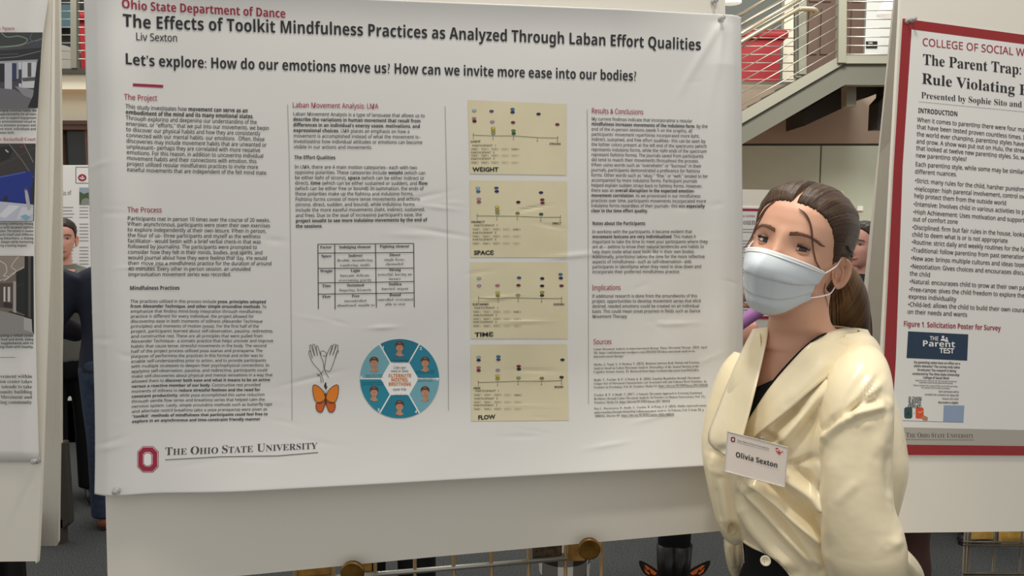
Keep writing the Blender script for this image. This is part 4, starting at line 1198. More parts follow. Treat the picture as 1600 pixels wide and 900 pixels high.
picture([((72, 72, 80), [(-90, 52), (69.5, 52), (61.5, 170), (-90, 170)]),
  ((62, 66, 66), [(-90, 52), (69.5, 52), T(236, 215), T(150, 250), T(0, 268), (-90, 80)]),
  ((118, 116, 112), ([T(0, 266), T(120, 252), T(238, 212)], 1.4)),
  ((150, 176, 156), (smooth_path([T(18, 182), T(50, 205), T(110, 200), T(158, 218), T(140, 240), T(90, 252), T(0, 258)], 6), 1.0)),
  ((104, 120, 150), (smooth_path([T(185, 182), T(172, 215), T(195, 228), T(236, 220)], 6), 0.9)),
  ((46, 46, 50), [T(0, 280), T(232, 262), T(222, 330), T(0, 345)]),
  ((150, 148, 150), ([T(0, 320), T(100, 312), T(232, 280)], 0.8)), ((120, 120, 124), ([T(0, 300), T(110, 296)], 0.6)),
  ((168, 168, 174), [T(0, 336), T(220, 326), T(214, 420), T(0, 440)]),
  ((40, 40, 44), Q(0, 348, 36, 446)), ((190, 190, 196), Q(36, 344, 76, 488)), ((50, 58, 96), Q(76, 346, 100, 440)),
  ((206, 208, 214), Q(112, 340, 206, 480)), ((82, 80, 82), Q(160, 344, 180, 420)), ((90, 88, 84), [T(130, 425), T(205, 420), T(205, 440), T(135, 445)]), ((60, 62, 80), Q(112, 380, 130, 455)), ((120, 118, 120), ([T(128, 470), T(128, 340)], 0.6)),
  ((110, 108, 114), [T(0, 480), T(90, 488), T(190, 540), T(186, 590), T(0, 590)]), ((142, 140, 146), [T(90, 470), T(200, 490), T(190, 540), T(140, 520)]),
  ((34, 34, 38), [T(214, 330), T(232, 320), T(216, 586), T(160, 586), T(190, 520), T(204, 400)])])
picture([((58, 54, 54), [(-90, 225), (58.6, 225), (55.8, 346), (-90, 346)]),
  ((34, 32, 34), [T(0, 800), T(60, 790), T(80, 820), T(60, 860), T(0, 880)]), ((112, 108, 106), ([T(60, 782), T(130, 870), T(190, 960)], 1.6)), ((140, 136, 132), ([T(140, 782), T(190, 880)], 1.2)), ((90, 86, 84), ([T(0, 900), T(90, 860), T(200, 800)], 0.7)),
  ((140, 52, 56), ([T(120, 790), T(135, 800)], 2.6)), ((200, 196, 192), ([T(40, 812), T(56, 826)], 2)),
  ((26, 50, 140), [T(0, 960), T(186, 925), T(190, 1108), T(0, 1092)]), ((70, 96, 180), ([T(0, 962), T(150, 932)], 2.0)), ((20, 40, 116), ([T(0, 1080), T(190, 1100)], 1.6)),
  ((192, 196, 210), [T(0, 1090), T(192, 1108), T(190, 1196), T(0, 1196)]), ((222, 222, 228), [T(60, 1110), T(120, 1115), T(40, 1180), T(0, 1170)]), ((212, 214, 222), [T(130, 1120), T(190, 1125), T(190, 1160), T(100, 1190)]),
  ((186, 180, 184), [T(144, 1024), T(156, 1024), T(166, 1060), T(178, 1136), T(160, 1138), T(148, 1070)]), ((110, 80, 74), [T(144, 1020), T(154, 1018), T(157, 1030), T(147, 1032)]),
  ((40, 34, 44), [T(30, 1072), T(46, 1056), T(52, 1086), T(34, 1092)]), ((130, 176, 196), [T(120, 1170), T(150, 1160), T(176, 1176), T(150, 1194)]), ((44, 44, 50), [T(176, 1020), T(194, 980), T(192, 1108), T(178, 1106)])])
T3 = lambda x, y: (x / 3.46, 240 + y / 3.46)
def Q3(x0, y0, x1, y1): return [T3(x0, y0), T3(x1, y0), T3(x1, y1), T3(x0, y1)]
picture([((116, 106, 98), [(-90, 400), (55, 400), (56, 522), (-90, 522)]),
  ((150, 138, 126), [(-90, 400), T3(150, 556), T3(140, 620), T3(0, 690), (-90, 445)]),
  ((236, 228, 214), (smooth_path([T3(0, 576), T3(40, 600), T3(46, 640), T3(30, 660), T3(60, 668), T3(0, 690)], 6), 0.9)), ((236, 228, 214), (smooth_path([T3(110, 556), T3(72, 610), T3(96, 638), T3(30, 690)], 6), 0.8)), ((230, 222, 208), ([T3(60, 660), T3(140, 612)], 0.8)),
  ((84, 70, 64), Q3(0, 700, 90, 830)), ((214, 206, 200), Q3(30, 720, 40, 800)), ((204, 196, 190), Q3(52, 720, 66, 800)), ((46, 40, 40), [T3(30, 800), T3(76, 810), T3(76, 836), T3(30, 830)]),
  ((172, 164, 156), Q3(82, 690, 100, 860)), ((28, 28, 30), [T3(98, 640), T3(142, 620), T3(146, 870), T3(98, 850)]), ((60, 58, 58), ([T3(98, 720), T3(142, 700)], 1.0)),
  ((20, 20, 22), Q3(144, 556, 162, 880)), ((82, 78, 76), Q3(164, 560, 176, 880)), ((14, 14, 16), Q3(178, 556, 192, 975)),
  ((146, 142, 140), [(-90, 480), T3(0, 845), T3(140, 880), T3(192, 970), T3(192, 975), (-90, 522)]), ((24, 24, 26), ([T3(60, 852), T3(180, 890)], 1.6)), ((176, 174, 172), [T3(140, 884), T3(182, 894), T3(186, 966), T3(140, 950)])])
t = MB()
def rt(a, x0, x1, y, em, sty):
    L_.text(t, a, x0, y, x1, y, em, sty, 0, off=0.0056)
rt('or Basketball Court', 0, 58.6, 221, 8.2, 's'); rt('n Space', 0, 26, 48.6, 8.6, 's')
part('heading_lettering', t, M_red_ink, lp, fix=False)
t = MB()
for k, (a, x0, x1) in enumerate((('hanging conscious habits, the', 0, 60), ('approachability for all users', 3, 60), ('user to support engagement', 3, 60), ('ot environmental visual or', 0, 59.5), ('nce between prospect and', 0, 59), ('and mind, individuals and', 0, 59), ('tween both.', 0, 26))):
    rt(a, x0, x1, 175.6 + k * 5.75, 5.6, 'b')
part('body_lettering', t, M_ink, lp, fix=False)
t = MB()
for k, (a, x1) in enumerate((('necting community throug', 55), ('ace with doubled sightlin', 55), ('ession. The mission is woven', 55), ('ports itself and differen', 55), ('ing bleachers, a dialog', 55), ('rt adapts while mentoring', 55), ('king a lasting impact.', 45.5))):
    rt(a, 0, x1, 351.8 + k * 5.65, 5.5, 'b')
part('body_lettering', t, M_ink, lp, fix=False)
t = MB()
for k, a in enumerate(('ousing a refuel cente', 'g food and drink. Using', 'd supplements aim to', 'ding them with healthy,')):
    rt(a, 0, 55.2, 526 + k * 5.8, 5.5, 'b')
part('body_lettering', t, M_ink, lp, fix=False)
t = MB()
L_.stroke(t, [(0, 558), (27, 558)], 0.6, 0, 0.0056)
for k, a in enumerate(('ovement within', 'tion center takes', 'r intends to take', 'munity building', '. Movement and', 'ding community')):
    rt(a, 0, 53, 590 + k * 8.05, 8.2, 's')
part('body_lettering', t, M_ink, lp, fix=False)
pin(L_.P(L_.uv(58.5, 719))[0], L_.N, 'clear push pin in the lower right corner of the interior design poster', 0.005)
# black cloth under the left boards
b = MB()
rr = []
for k in range(40):
    a = 2 * math.pi * k / 40
    rr.append((math.copysign(abs(math.cos(a)) ** 0.4, math.cos(a)), math.copysign(abs(math.sin(a)) ** 0.4, math.sin(a)), 0.012 * math.sin(9 * a)))
p0 = at(72, 862, 1.86)
x0, x1 = p0[0] - 0.9, p0[0]
b.rings([[np.array([(x0 + x1) / 2 + (0.45 + w * f) * cx_, 1.68 + (0.18 + w * f) * cy_, z]) for cx_, cy_, w in rr] for z, f in ((0.0, 0.6), (0.4, 0.4), (0.85, 0.1), (p0[2] + 0.01, 0))])
o = part('draped_table', b, M_black_cloth, None, smooth=True)
tag(o, 'table draped to the floor in black cloth under the left boards', 'table')

# ------------------------------------------------------------------ gridwall stands under the boards
M_rod = mat('bronze_rod', (150, 126, 88), 0.35, metal=0.8)
M_plate = mat('brass_plate', (176, 132, 60), 0.45, metal=0.3, noise=(40, (140, 96, 40)))
M_cork = mat('dark_cork', (52, 42, 30), 0.9, noise=(120, (92, 74, 48)))
YG = 1.46
g = thing('grid_stand', 'wire grid stand with brass plates under the large foam board', 'stand', at(700, 900, YG))
def gy(px): return on_plane(px, 885, bd.O, bd.N)[1] + 0.03
def rod(p, q, Y, r, name, m, par):
    Y0, Y1 = (Y, Y) if Y else (gy(p[0]), gy(q[0]))
    b = MB(); b.tube([at(*p, Y0), at(*q, Y1)], r, 10); part(name, b, m, par, smooth=True)
zb_ = 0.12
def leg_rod(px, py, Y, r, par, m):
    p = at(px, py, Y or gy(px)); b = MB(); b.tube([p, (p[0], p[1], 0.0)], r, 10); part('vertical_rod', b, m, par, smooth=True)
for px in (461, 521, 586, 648, 709, 768, 826, 884, 940):
    leg_rod(px, 844 + (940 - px) * 0.085, None, 0.0036, g, M_rod)
rod((440, 909.5), (886, 872), None, 0.005, 'crossbar', M_steel, g)
pz = at(700, 1010, YG)[2]
for dz in (0.18, 0.36, 0.54, 0.72):
    b = MB(); pL, pR = at(440, 900, YG), at(945, 900, YG)
    pL, pR = at(440, 900, gy(440)), at(945, 900, gy(945)); b.tube([(pL[0], pL[1], pz - dz), (pR[0], pR[1], pz - dz)], 0.0036, 8); part('crossbar', b, M_rod, g, smooth=True)
for q, m, nm in ((((464, 880), (516, 876), (517, 903), (464, 906)), M_plate, 'brass_plate'), (((832, 852), (878, 848), (878, 872), (832, 876)), M_cork, 'cork_plate'), (((887, 845), (914, 843), (914, 876), (888, 877)), M_plate, 'brass_plate'), (((566, 872), (580, 871), (580, 900), (566, 900)), M_plate, 'brass_plate')):
    b = MB(); b.prism([at(x, y, gy(x) + 0.006) for x, y in q], (0, 0.006, 0)); part(nm, b, m, g)
for px, py, r, lab in ((550.5, 896, 19, 0), (921, 858.5, 17.5, 1)):
    YK = gy(px) - .055; c = at(px, py, YK); rr_ = r / FPX * YK
    b = MB(); b.lathe([(0, 0), (rr_ * 0.95, 0), (rr_, 0.002), (rr_, 0.008), (rr_ * 0.94, 0.010), (rr_ * 0.5, 0.011), (0.008, 0.012), (0.007, 0.05), (0, 0.05)], c, (0, 1, 0.1), 32)
    o = part('clamp_knob', b, mat('aged_bronze_knob', (110, 88, 48), 0.4, metal=0.6, noise=(90, (64, 46, 30))), g, smooth=False)
    b = MB(); b.lathe([(rr_ * 0.92, -0.001), (rr_ * 1.02, -0.001), (rr_ * 1.02, 0.003), (rr_ * 0.92, 0.003)], c, (0, 1, 0.1), 32)
    part('rim', b, M_brass, o, smooth=True)
g = thing('grid_stand', 'wire grid stand with yellow plates under the red-bordered poster board', 'stand', at(1512, 900, 1.6))
Y2 = 1.62
for px, r in ((1509, 0.003), (1515, 0.0042), (1555.5, 0.003), (1597, 0.0022), (1650, 0.003)):
    leg_rod(px, 826, Y2 + (0.004 if px == 1515 else 0), r, g, mat('dull_steel_rod', (116, 108, 96), 0.4, metal=0.7))
for y in (847, 851.5, 896, 899.5, 990, 1090):
    rod((1505, y), (1670, y + 0.5), Y2 - 0.006, 0.0024, 'crossbar', mat('dull_steel_rod', (116, 108, 96), 0.4, metal=0.7), g)
M_yell = mat('yellow_particle_board', (222, 172, 74), 0.7, noise=(70, (240, 200, 110)))
for q in (((1519, 822), (1554, 822), (1554, 842.5), (1519, 843)), ((1567, 822), (1640, 822), (1640, 850), (1565.5, 850))):
    b = MB(); b.prism([at(x, y, Y2 + 0.012) for x, y in q], (0, 0.012, 0)); part('particle_plate', b, M_yell, g)

# grey fabric panel standing behind the left boards
b = MB()
pb = [at(92, 690, 3.6), at(102, 690, 3.6), at(110.5, 818, 3.6), at(92, 833, 3.6), at(60, 833, 3.6), at(60, 690, 3.6)]
b.prism(pb, (0, 0.04, 0))
def drop(o_):
    pass
gb = part('fabric_bin', b, mat('charcoal_fabric', (62, 58, 52), 0.9, bump=(200, 0.5, 0.002)), None); bevel(gb, 0.01)
b2 = MB(); b2.box(pb[4][0], pb[3][0] + 0.02, 3.6, 3.64, 0.0, pb[2][2] + 0.02)
part('base', b2, mat('charcoal_fabric', (62, 58, 52), 0.9), gb)
tag(gb, 'dark grey fabric sided bin standing on the carpet behind the left boards', 'bin')

# ------------------------------------------------------------------ people: head shape shared by everyone (head space: x her left, y forward, z up, origin mid-head at eye height)
HZ = np.array([-.118, -.112, -.100, -.085, -.065, -.045, -.02, 0, .02, .04, .06, .08, .095, .104, .108])
HB = np.array([.006, .022, .034, .044, .053, .060, .066, .0695, .0715, .0725, .0705, .062, .045, .028, .006])
HF = np.array([.062, .074, .080, .082, .083, .084, .083, .082, .0855, .086, .082, .070, .050, .030, .006])
HK = np.array([.0, .005, .012, .026, .046, .064, .083, .094, .099, .099, .094, .080, .058, .034, .006])
def hint(tab, z):
    z = np.clip(z, HZ[0], HZ[-1])
    i = np.clip(np.searchsorted(HZ, z) - 1, 0, len(HZ) - 2)
    return np.interp(z, HZ, tab)
def face_feat(x, z):
    ax = np.abs(x)
    g = lambda v, c, w: np.exp(-((v - c) / w) ** 2)
    hz = np.interp(z, [-.062, -.055, -.047, -.04, -.02, 0, .018, .03], [0, .006, .019, .024, .017, .010, .004, 0])
    wz = np.interp(z, [-.055, -.04, -.02, .02], [.013, .012, .010, .009])
    f = hz * np.exp(-(x / wz) ** 2)
    f = f - 0.0085 * g(ax, .031, .015) * g(z, -.001, .011)
    f = f + 0.003 * g(ax, .028, .018) * g(z, .021, .009)
    f = f + 0.004 * g(ax, .042, .016) * g(z, -.028, .015)
    f = f + 0.005 * g(x, 0, .018) * g(z, -.071, .007) - 0.003 * g(x, 0, .018) * g(z, -.086, .006)
    return f
EXP = 0.9
def head_pt(phi, z):
    """phi 0 = front, +90 deg = her left"""
    s, c = np.sin(phi), np.cos(phi)
    b = hint(HB, z)
    x = b * np.sign(s) * np.abs(s) ** EXP
    y = np.where(c > 0, hint(HF, z), hint(HK, z)) * np.sign(c) * np.abs(c) ** EXP
    y = y + np.where(c > 0, face_feat(x, z) * np.clip(c * 2, 0, 1), 0)
    return np.stack([x, y, np.broadcast_to(z, np.shape(x))], -1)
def face_y(x, z):
    b = hint(HB, z)
    s = np.clip(np.abs(x) / b, 0, 0.999) ** (1 / EXP)
    return hint(HF, z) * np.sqrt(1 - s * s) ** EXP + face_feat(np.asarray(x, float), np.asarray(z, float))
def head_mb(nz=72, nphi=96):
    b = MB()
    zz = np.interp(np.linspace(0, 1, nz), np.linspace(0, 1, len(HZ)), HZ)
    ph_ = np.linspace(0, 2 * math.pi, nphi + 1)[:-1]
    b.rings([head_pt(ph_, z) for z in zz])
    return b
def xform(b, M):
    A = np.array(M)
    v = np.array(b.v) @ A[:3, :3].T + A[:3, 3]
    b.v = [tuple(p) for p in v]
    return b
def ear_mb(sg):
    """outer ear rim, bowl and lobe; sg +1 = her left"""
    b = MB()
    n = 26
    out = []
    for k in range(n):
        a = 2 * math.pi * k / n
        rx = 0.0165 * (1.0 + 0.18 * math.sin(a)) ; rz = 0.031
        out.append((-rx * math.cos(a) - 0.002 * math.sin(a) * 2, rz * math.sin(a)))
    def P(y, z, x): return np.array([sg * x, y, z])
    rr = []
    for f, x0, lift in ((0.55, 0.0, 0.0), (1.0, 0.004, 0.006), (1.06, 0.008, 0.010), (1.0, 0.011, 0.013), (0.86, 0.0105, 0.0125), (0.72, 0.006, 0.009), (0.5, 0.004, 0.006), (0.2, 0.002, 0.004)):
        ring = []
        for y, z in out:
            back = np.clip((-y + 0.006) / 0.022, 0, 1)
            ring.append(P(y * f, z * f, 0.0 + x0 * 0.6 + lift * back * 1.15))
        rr.append(ring)
    b.rings(rr)
    # antihelix ridge and tragus
    b.tube([P(-0.004, 0.014, 0.0065), P(-0.008, 0.002, 0.009), P(-0.005, -0.010, 0.0075), P(0.002, -0.017, 0.005)], [0.0022, 0.003, 0.003, 0.0022], 8)
    b.sphere(P(0.0085, -0.004, 0.004), (0.0035, 0.0035, 0.005), 6)
    b.sphere(P(0.004, -0.026, 0.004), (0.004, 0.007, 0.007), 6)
    return b
HP = np.array([0, 15, 30, 45, 55, 65, 72, 80, 88, 95, 105, 120, 150, 180.])
HL = np.array([.069, .068, .064, .055, .044, .027, .009, -.008, -.002, .0, -.03, -.055, -.07, -.075])
def hairline(phi_deg, table=None):
    return np.interp(np.abs(phi_deg), HP, HL if table is None else table)
def hair_mb(thick=0.010, table=None, part_line=True, nphi=160, nz=44, seed=1):
    rs = np.random.RandomState(seed)
    ph_ = np.linspace(-math.pi, math.pi, nphi + 1)[:-1]
    fr = rs.uniform(0, 6.28, 8)
    rows = []
    top = 0.1078
    zl = hairline(np.degrees(ph_), table)
    zl = zl + 0.0011 * np.sin(ph_ * 61 + 1) * np.sin(ph_ * 23) + 0.0009 * np.sin(ph_ * 97)
    for j in range(-1, nz):
        s = max(j, 0) / (nz - 1)
        z = zl + (top - zl) * (1 - (1 - s) ** 1.6)
        P = np.array([head_pt(np.array(p), np.array(q)) for p, q in zip(ph_, z)])
        c = np.array([0, -0.008, 0.0])
        d = P - c; d /= np.linalg.norm(d, axis=1)[:, None]
        off = thick * np.clip(s / 0.42, 0, 1) ** 0.6 + 0.0008
        if j < 0: off = -0.004
        psi = np.arctan2(P[:, 0], P[:, 2] + 0.012)
        strand = sum(np.sin(psi * k + f) for k, f in zip((41, 57, 73, 90, 31, 64, 110, 23), fr)) / 4
        off = off + (0.0009 * strand * np.clip(s / 0.12, 0, 1) if j >= 0 else 0)
        if part_line:
            off = off - 0.0105 * np.exp(-(P[:, 0] / 0.0028) ** 2) * (P[:, 1] > -0.02) * np.clip((P[:, 1] + 0.02) / 0.02, 0, 1) * (1 if j >= 0 else 0)
        rows.append(P + d * np.reshape(off, (-1, 1)))
    b = MB(); b.rings(rows, cap=False)
    tip = rows[-1].mean(0)
    n = len(b.v); b.v.append(tuple(tip))
    o = (len(rows) - 1) * nphi
    for k in range(nphi): b.f.append((o + k, o + (k + 1) % nphi, n)); b.m.append(0)
    return b

def hair_material(name, dark, light, rough=0.38):
    m = bpy.data.materials.new(name); m.use_nodes = True
    nt = m.node_tree; b = nt.nodes['Principled BSDF']
    tc = nt.nodes.new('ShaderNodeTexCoord'); sx = nt.nodes.new('ShaderNodeSeparateXYZ')
    nt.links.new(tc.outputs['Object'], sx.inputs[0])
    at2 = nt.nodes.new('ShaderNodeMath'); at2.operation = 'ARCTAN2'
    ad = nt.nodes.new('ShaderNodeMath'); ad.operation = 'ADD'; ad.inputs[1].default_value = 0.012
    nt.links.new(sx.outputs[2], ad.inputs[0]); nt.links.new(sx.outputs[0], at2.inputs[0]); nt.links.new(ad.outputs[0], at2.inputs[1])
    cb = nt.nodes.new('ShaderNodeCombineXYZ'); ys = nt.nodes.new('ShaderNodeMath'); ys.operation = 'MULTIPLY'; ys.inputs[1].default_value = 3.0
    nt.links.new(sx.outputs[1], ys.inputs[0]); nt.links.new(at2.outputs[0], cb.inputs[0]); nt.links.new(ys.outputs[0], cb.inputs[1])
    mp = nt.nodes.new('ShaderNodeMapping'); mp.inputs['Scale'].default_value = (26, 0.6, 1)
    nt.links.new(cb.outputs[0], mp.inputs[0])
    n = nt.nodes.new('ShaderNodeTexNoise'); n.inputs['Scale'].default_value = 1.6; n.inputs['Detail'].default_value = 6; n.inputs['Roughness'].default_value = 0.7
    nt.links.new(mp.outputs[0], n.inputs['Vector'])
    r = nt.nodes.new('ShaderNodeValToRGB'); r.color_ramp.elements[0].position = 0.38; r.color_ramp.elements[1].position = 0.68
    r.color_ramp.elements[0].color = lin(dark); r.color_ramp.elements[1].color = lin(light)
    nt.links.new(n.outputs['Fac'], r.inputs[0]); nt.links.new(r.outputs[0], b.inputs['Base Color'])
    bp = nt.nodes.new('ShaderNodeBump'); bp.inputs['Strength'].default_value = 0.5; bp.inputs['Distance'].default_value = 0.002
    nt.links.new(n.outputs['Fac'], bp.inputs['Height']); nt.links.new(bp.outputs[0], b.inputs['Normal'])
    b.inputs['Roughness'].default_value = rough
    b.inputs['Specular IOR Level'].default_value = 0.35
    return m
M_hair = hair_material('brown_hair', (34, 23, 16), (98, 72, 50), 0.34)
M_hair_dk = hair_material('dark_hair', (28, 20, 16), (62, 44, 34))
M_skin = mat('skin', (222, 172, 144), 0.48, sss=0.12, noise=(9, (214, 162, 136)))
M_skin2 = mat('fair_skin', (214, 160, 142), 0.5, sss=0.1)
M_lash = mat('lash', (24, 16, 14), 0.6)
M_brow = mat('brow', (116, 82, 64), 0.8)
M_eyew = mat('eye_white', (226, 218, 212), 0.2)
M_iris = mat('iris', (52, 36, 28), 0.12, coat=0.5)
M_pupil = mat('pupil', (10, 9, 9), 0.1, coat=0.6)
M_lip = mat('lip', (176, 96, 92), 0.45)
M_black = mat('black_fabric', (20, 20, 22), 0.8, spec=0.25)
M_shoe = mat('black_leather', (18, 17, 17), 0.35)

def head_matrix(pos, yaw, pitch=0.0, roll=0.0, scale=1.0):
    """yaw 0 faces the camera side (-Y); positive turns towards -X; roll positive leans the crown to her left"""
    F = np.array([-math.sin(yaw), -math.cos(yaw), 0.0]); Lf = np.array([math.cos(yaw), -math.sin(yaw), 0.0]); Z = np.array([0, 0, 1.0])
    F2 = F * math.cos(pitch) + Z * math.sin(pitch); U2 = Z * math.cos(pitch) - F * math.sin(pitch)
    U3 = U2 * math.cos(roll) + Lf * math.sin(roll); L3 = Lf * math.cos(roll) - U2 * math.sin(roll)
    M = np.eye(4); M[:3, 0] = L3 * scale; M[:3, 1] = F2 * scale; M[:3, 2] = U3 * scale; M[:3, 3] = pos
    return M
def part_m(name, b, mats, parent, M, smooth=True, fix=True):
    """a part kept in head space so that its procedural material follows the head"""
    o = part(name, b, mats, parent, smooth, fix)
    o.matrix_basis = Matrix(M.tolist()) if parent.type == 'EMPTY' else Matrix(M.tolist())
    return o

def hand_mb(wrist, d, palm_n, thumb_side, curl=0.5, s=1.0):
    """palm, four fingers of unequal length bent at the knuckles, thumb from the side of the palm"""
    w = np.asarray(wrist, float); d = np.asarray(d, float); d /= np.linalg.norm(d)
    n = np.asarray(palm_n, float); n -= d * (n @ d); n /= np.linalg.norm(n)
    a = np.cross(d, n) * thumb_side
    b = MB()
    b.rings([[w + d * t * s + (a * wd * math.cos(q) + n * th * math.sin(q)) * s for q in np.linspace(0, 2 * math.pi, 15)[:-1]] for t, wd, th in ((-.02, .022, .018), (0.0, .026, .018), (.03, .036, .015), (.065, .040, .013), (.085, .036, .011), (.092, .02, .006))])
    for i, (ln, off) in enumerate(((.070, .029), (.080, .010), (.074, -.010), (.058, -.028))):
        p = w + (d * .082 + a * off) * s
        pts = [p]; ang = 0.25
        for seg, da in ((.45, curl * .8), (.32, curl * 1.1), (.23, curl * .7)):
            ang += da
            pts.append(pts[-1] + (d * math.cos(ang) + n * math.sin(ang)) * ln * seg * s)
        b.tube(pts, [.0088 * s, .0082 * s, .0075 * s, .006 * s], 10)
        b.sphere(pts[-1], .006 * s, 5)
    p = w + (d * .022 + a * .028) * s
    pts = [p, p + (d * .026 + a * .022 + n * .006) * s, p + (d * .056 + a * .026 + n * (.01 + .02 * curl)) * s, p + (d * .078 + a * (.024 - .01 * curl) + n * (.014 + .03 * curl)) * s]
    b.tube(pts, [.0125 * s, .0105 * s, .0095 * s, .007 * s], 10); b.sphere(pts[-1], .007 * s, 5)
    return b
def limb(b, pts, r, n=18):
    b.tube(smooth_path([np.r_[np.asarray(p, float), rr] for p, rr in zip(pts, r)], 5)[0:0] or [q[:3] for q in smooth_path([np.r_[np.asarray(p, float), rr] for p, rr in zip(pts, r)], 5)],
           [q[3] for q in smooth_path([np.r_[np.asarray(p, float), rr] for p, rr in zip(pts, r)], 5)], n)
def ell_rings(b, rows, n=36, p=1.0):
    """rows: (x, y, z, half width, half depth)"""
    R = smooth_path(rows, 5)
    b.rings([[np.array([r[0] + r[3] * math.cos(q), r[1] + r[4] * math.sin(q), r[2]]) for q in np.linspace(0, 2 * math.pi, n + 1)[:-1]] for r in R])
def shoe_mb(c, yaw, boot=0.0, L=0.25):
    """heel at c, toe along the facing direction"""
    F = np.array([-math.sin(yaw), -math.cos(yaw), 0]); A = np.array([math.cos(yaw), -math.sin(yaw), 0])
    b = MB()
    n = 20
    rows = []
    for t, w, h in ((-.02, .018, .045), (0.0, .032, .07), (.05, .035, .085), (.10, .036, .07), (.16, .044, .055), (.21, .042, .042), (.245, .028, .032), (.256, .008, .02)):
        cc = np.asarray(c) + F * (t - 0.04) * L / .25
        rows.append([cc + A * w * math.cos(q) + np.array([0, 0, 0.004 + max(0.0, h * (0.5 + 0.5 * math.sin(q))) if True else 0]) for q in np.linspace(0, 2 * math.pi, n + 1)[:-1]])
    b.rings(rows)
    if boot:
        b.tube([np.asarray(c) + np.array([0, 0, 0.03]), np.asarray(c) + np.array([0, 0, 0.09]), np.asarray(c) + np.array([0, 0, boot])], [.036, .040, .048], 18)
    sl = MB()
    out = []
    for q in np.linspace(0, 2 * math.pi, 29)[:-1]:
        t = 0.118 + 0.146 * math.cos(q); w = 0.045 * math.sin(q) * (0.82 + 0.18 * math.cos(q - 0.3))
        out.append(np.asarray(c) + F * (t - .04) * L / .25 + A * w)
    sl.prism([p + np.array([0, 0, 0.0]) for p in out], (0, 0, 0.022))
    return b, sl

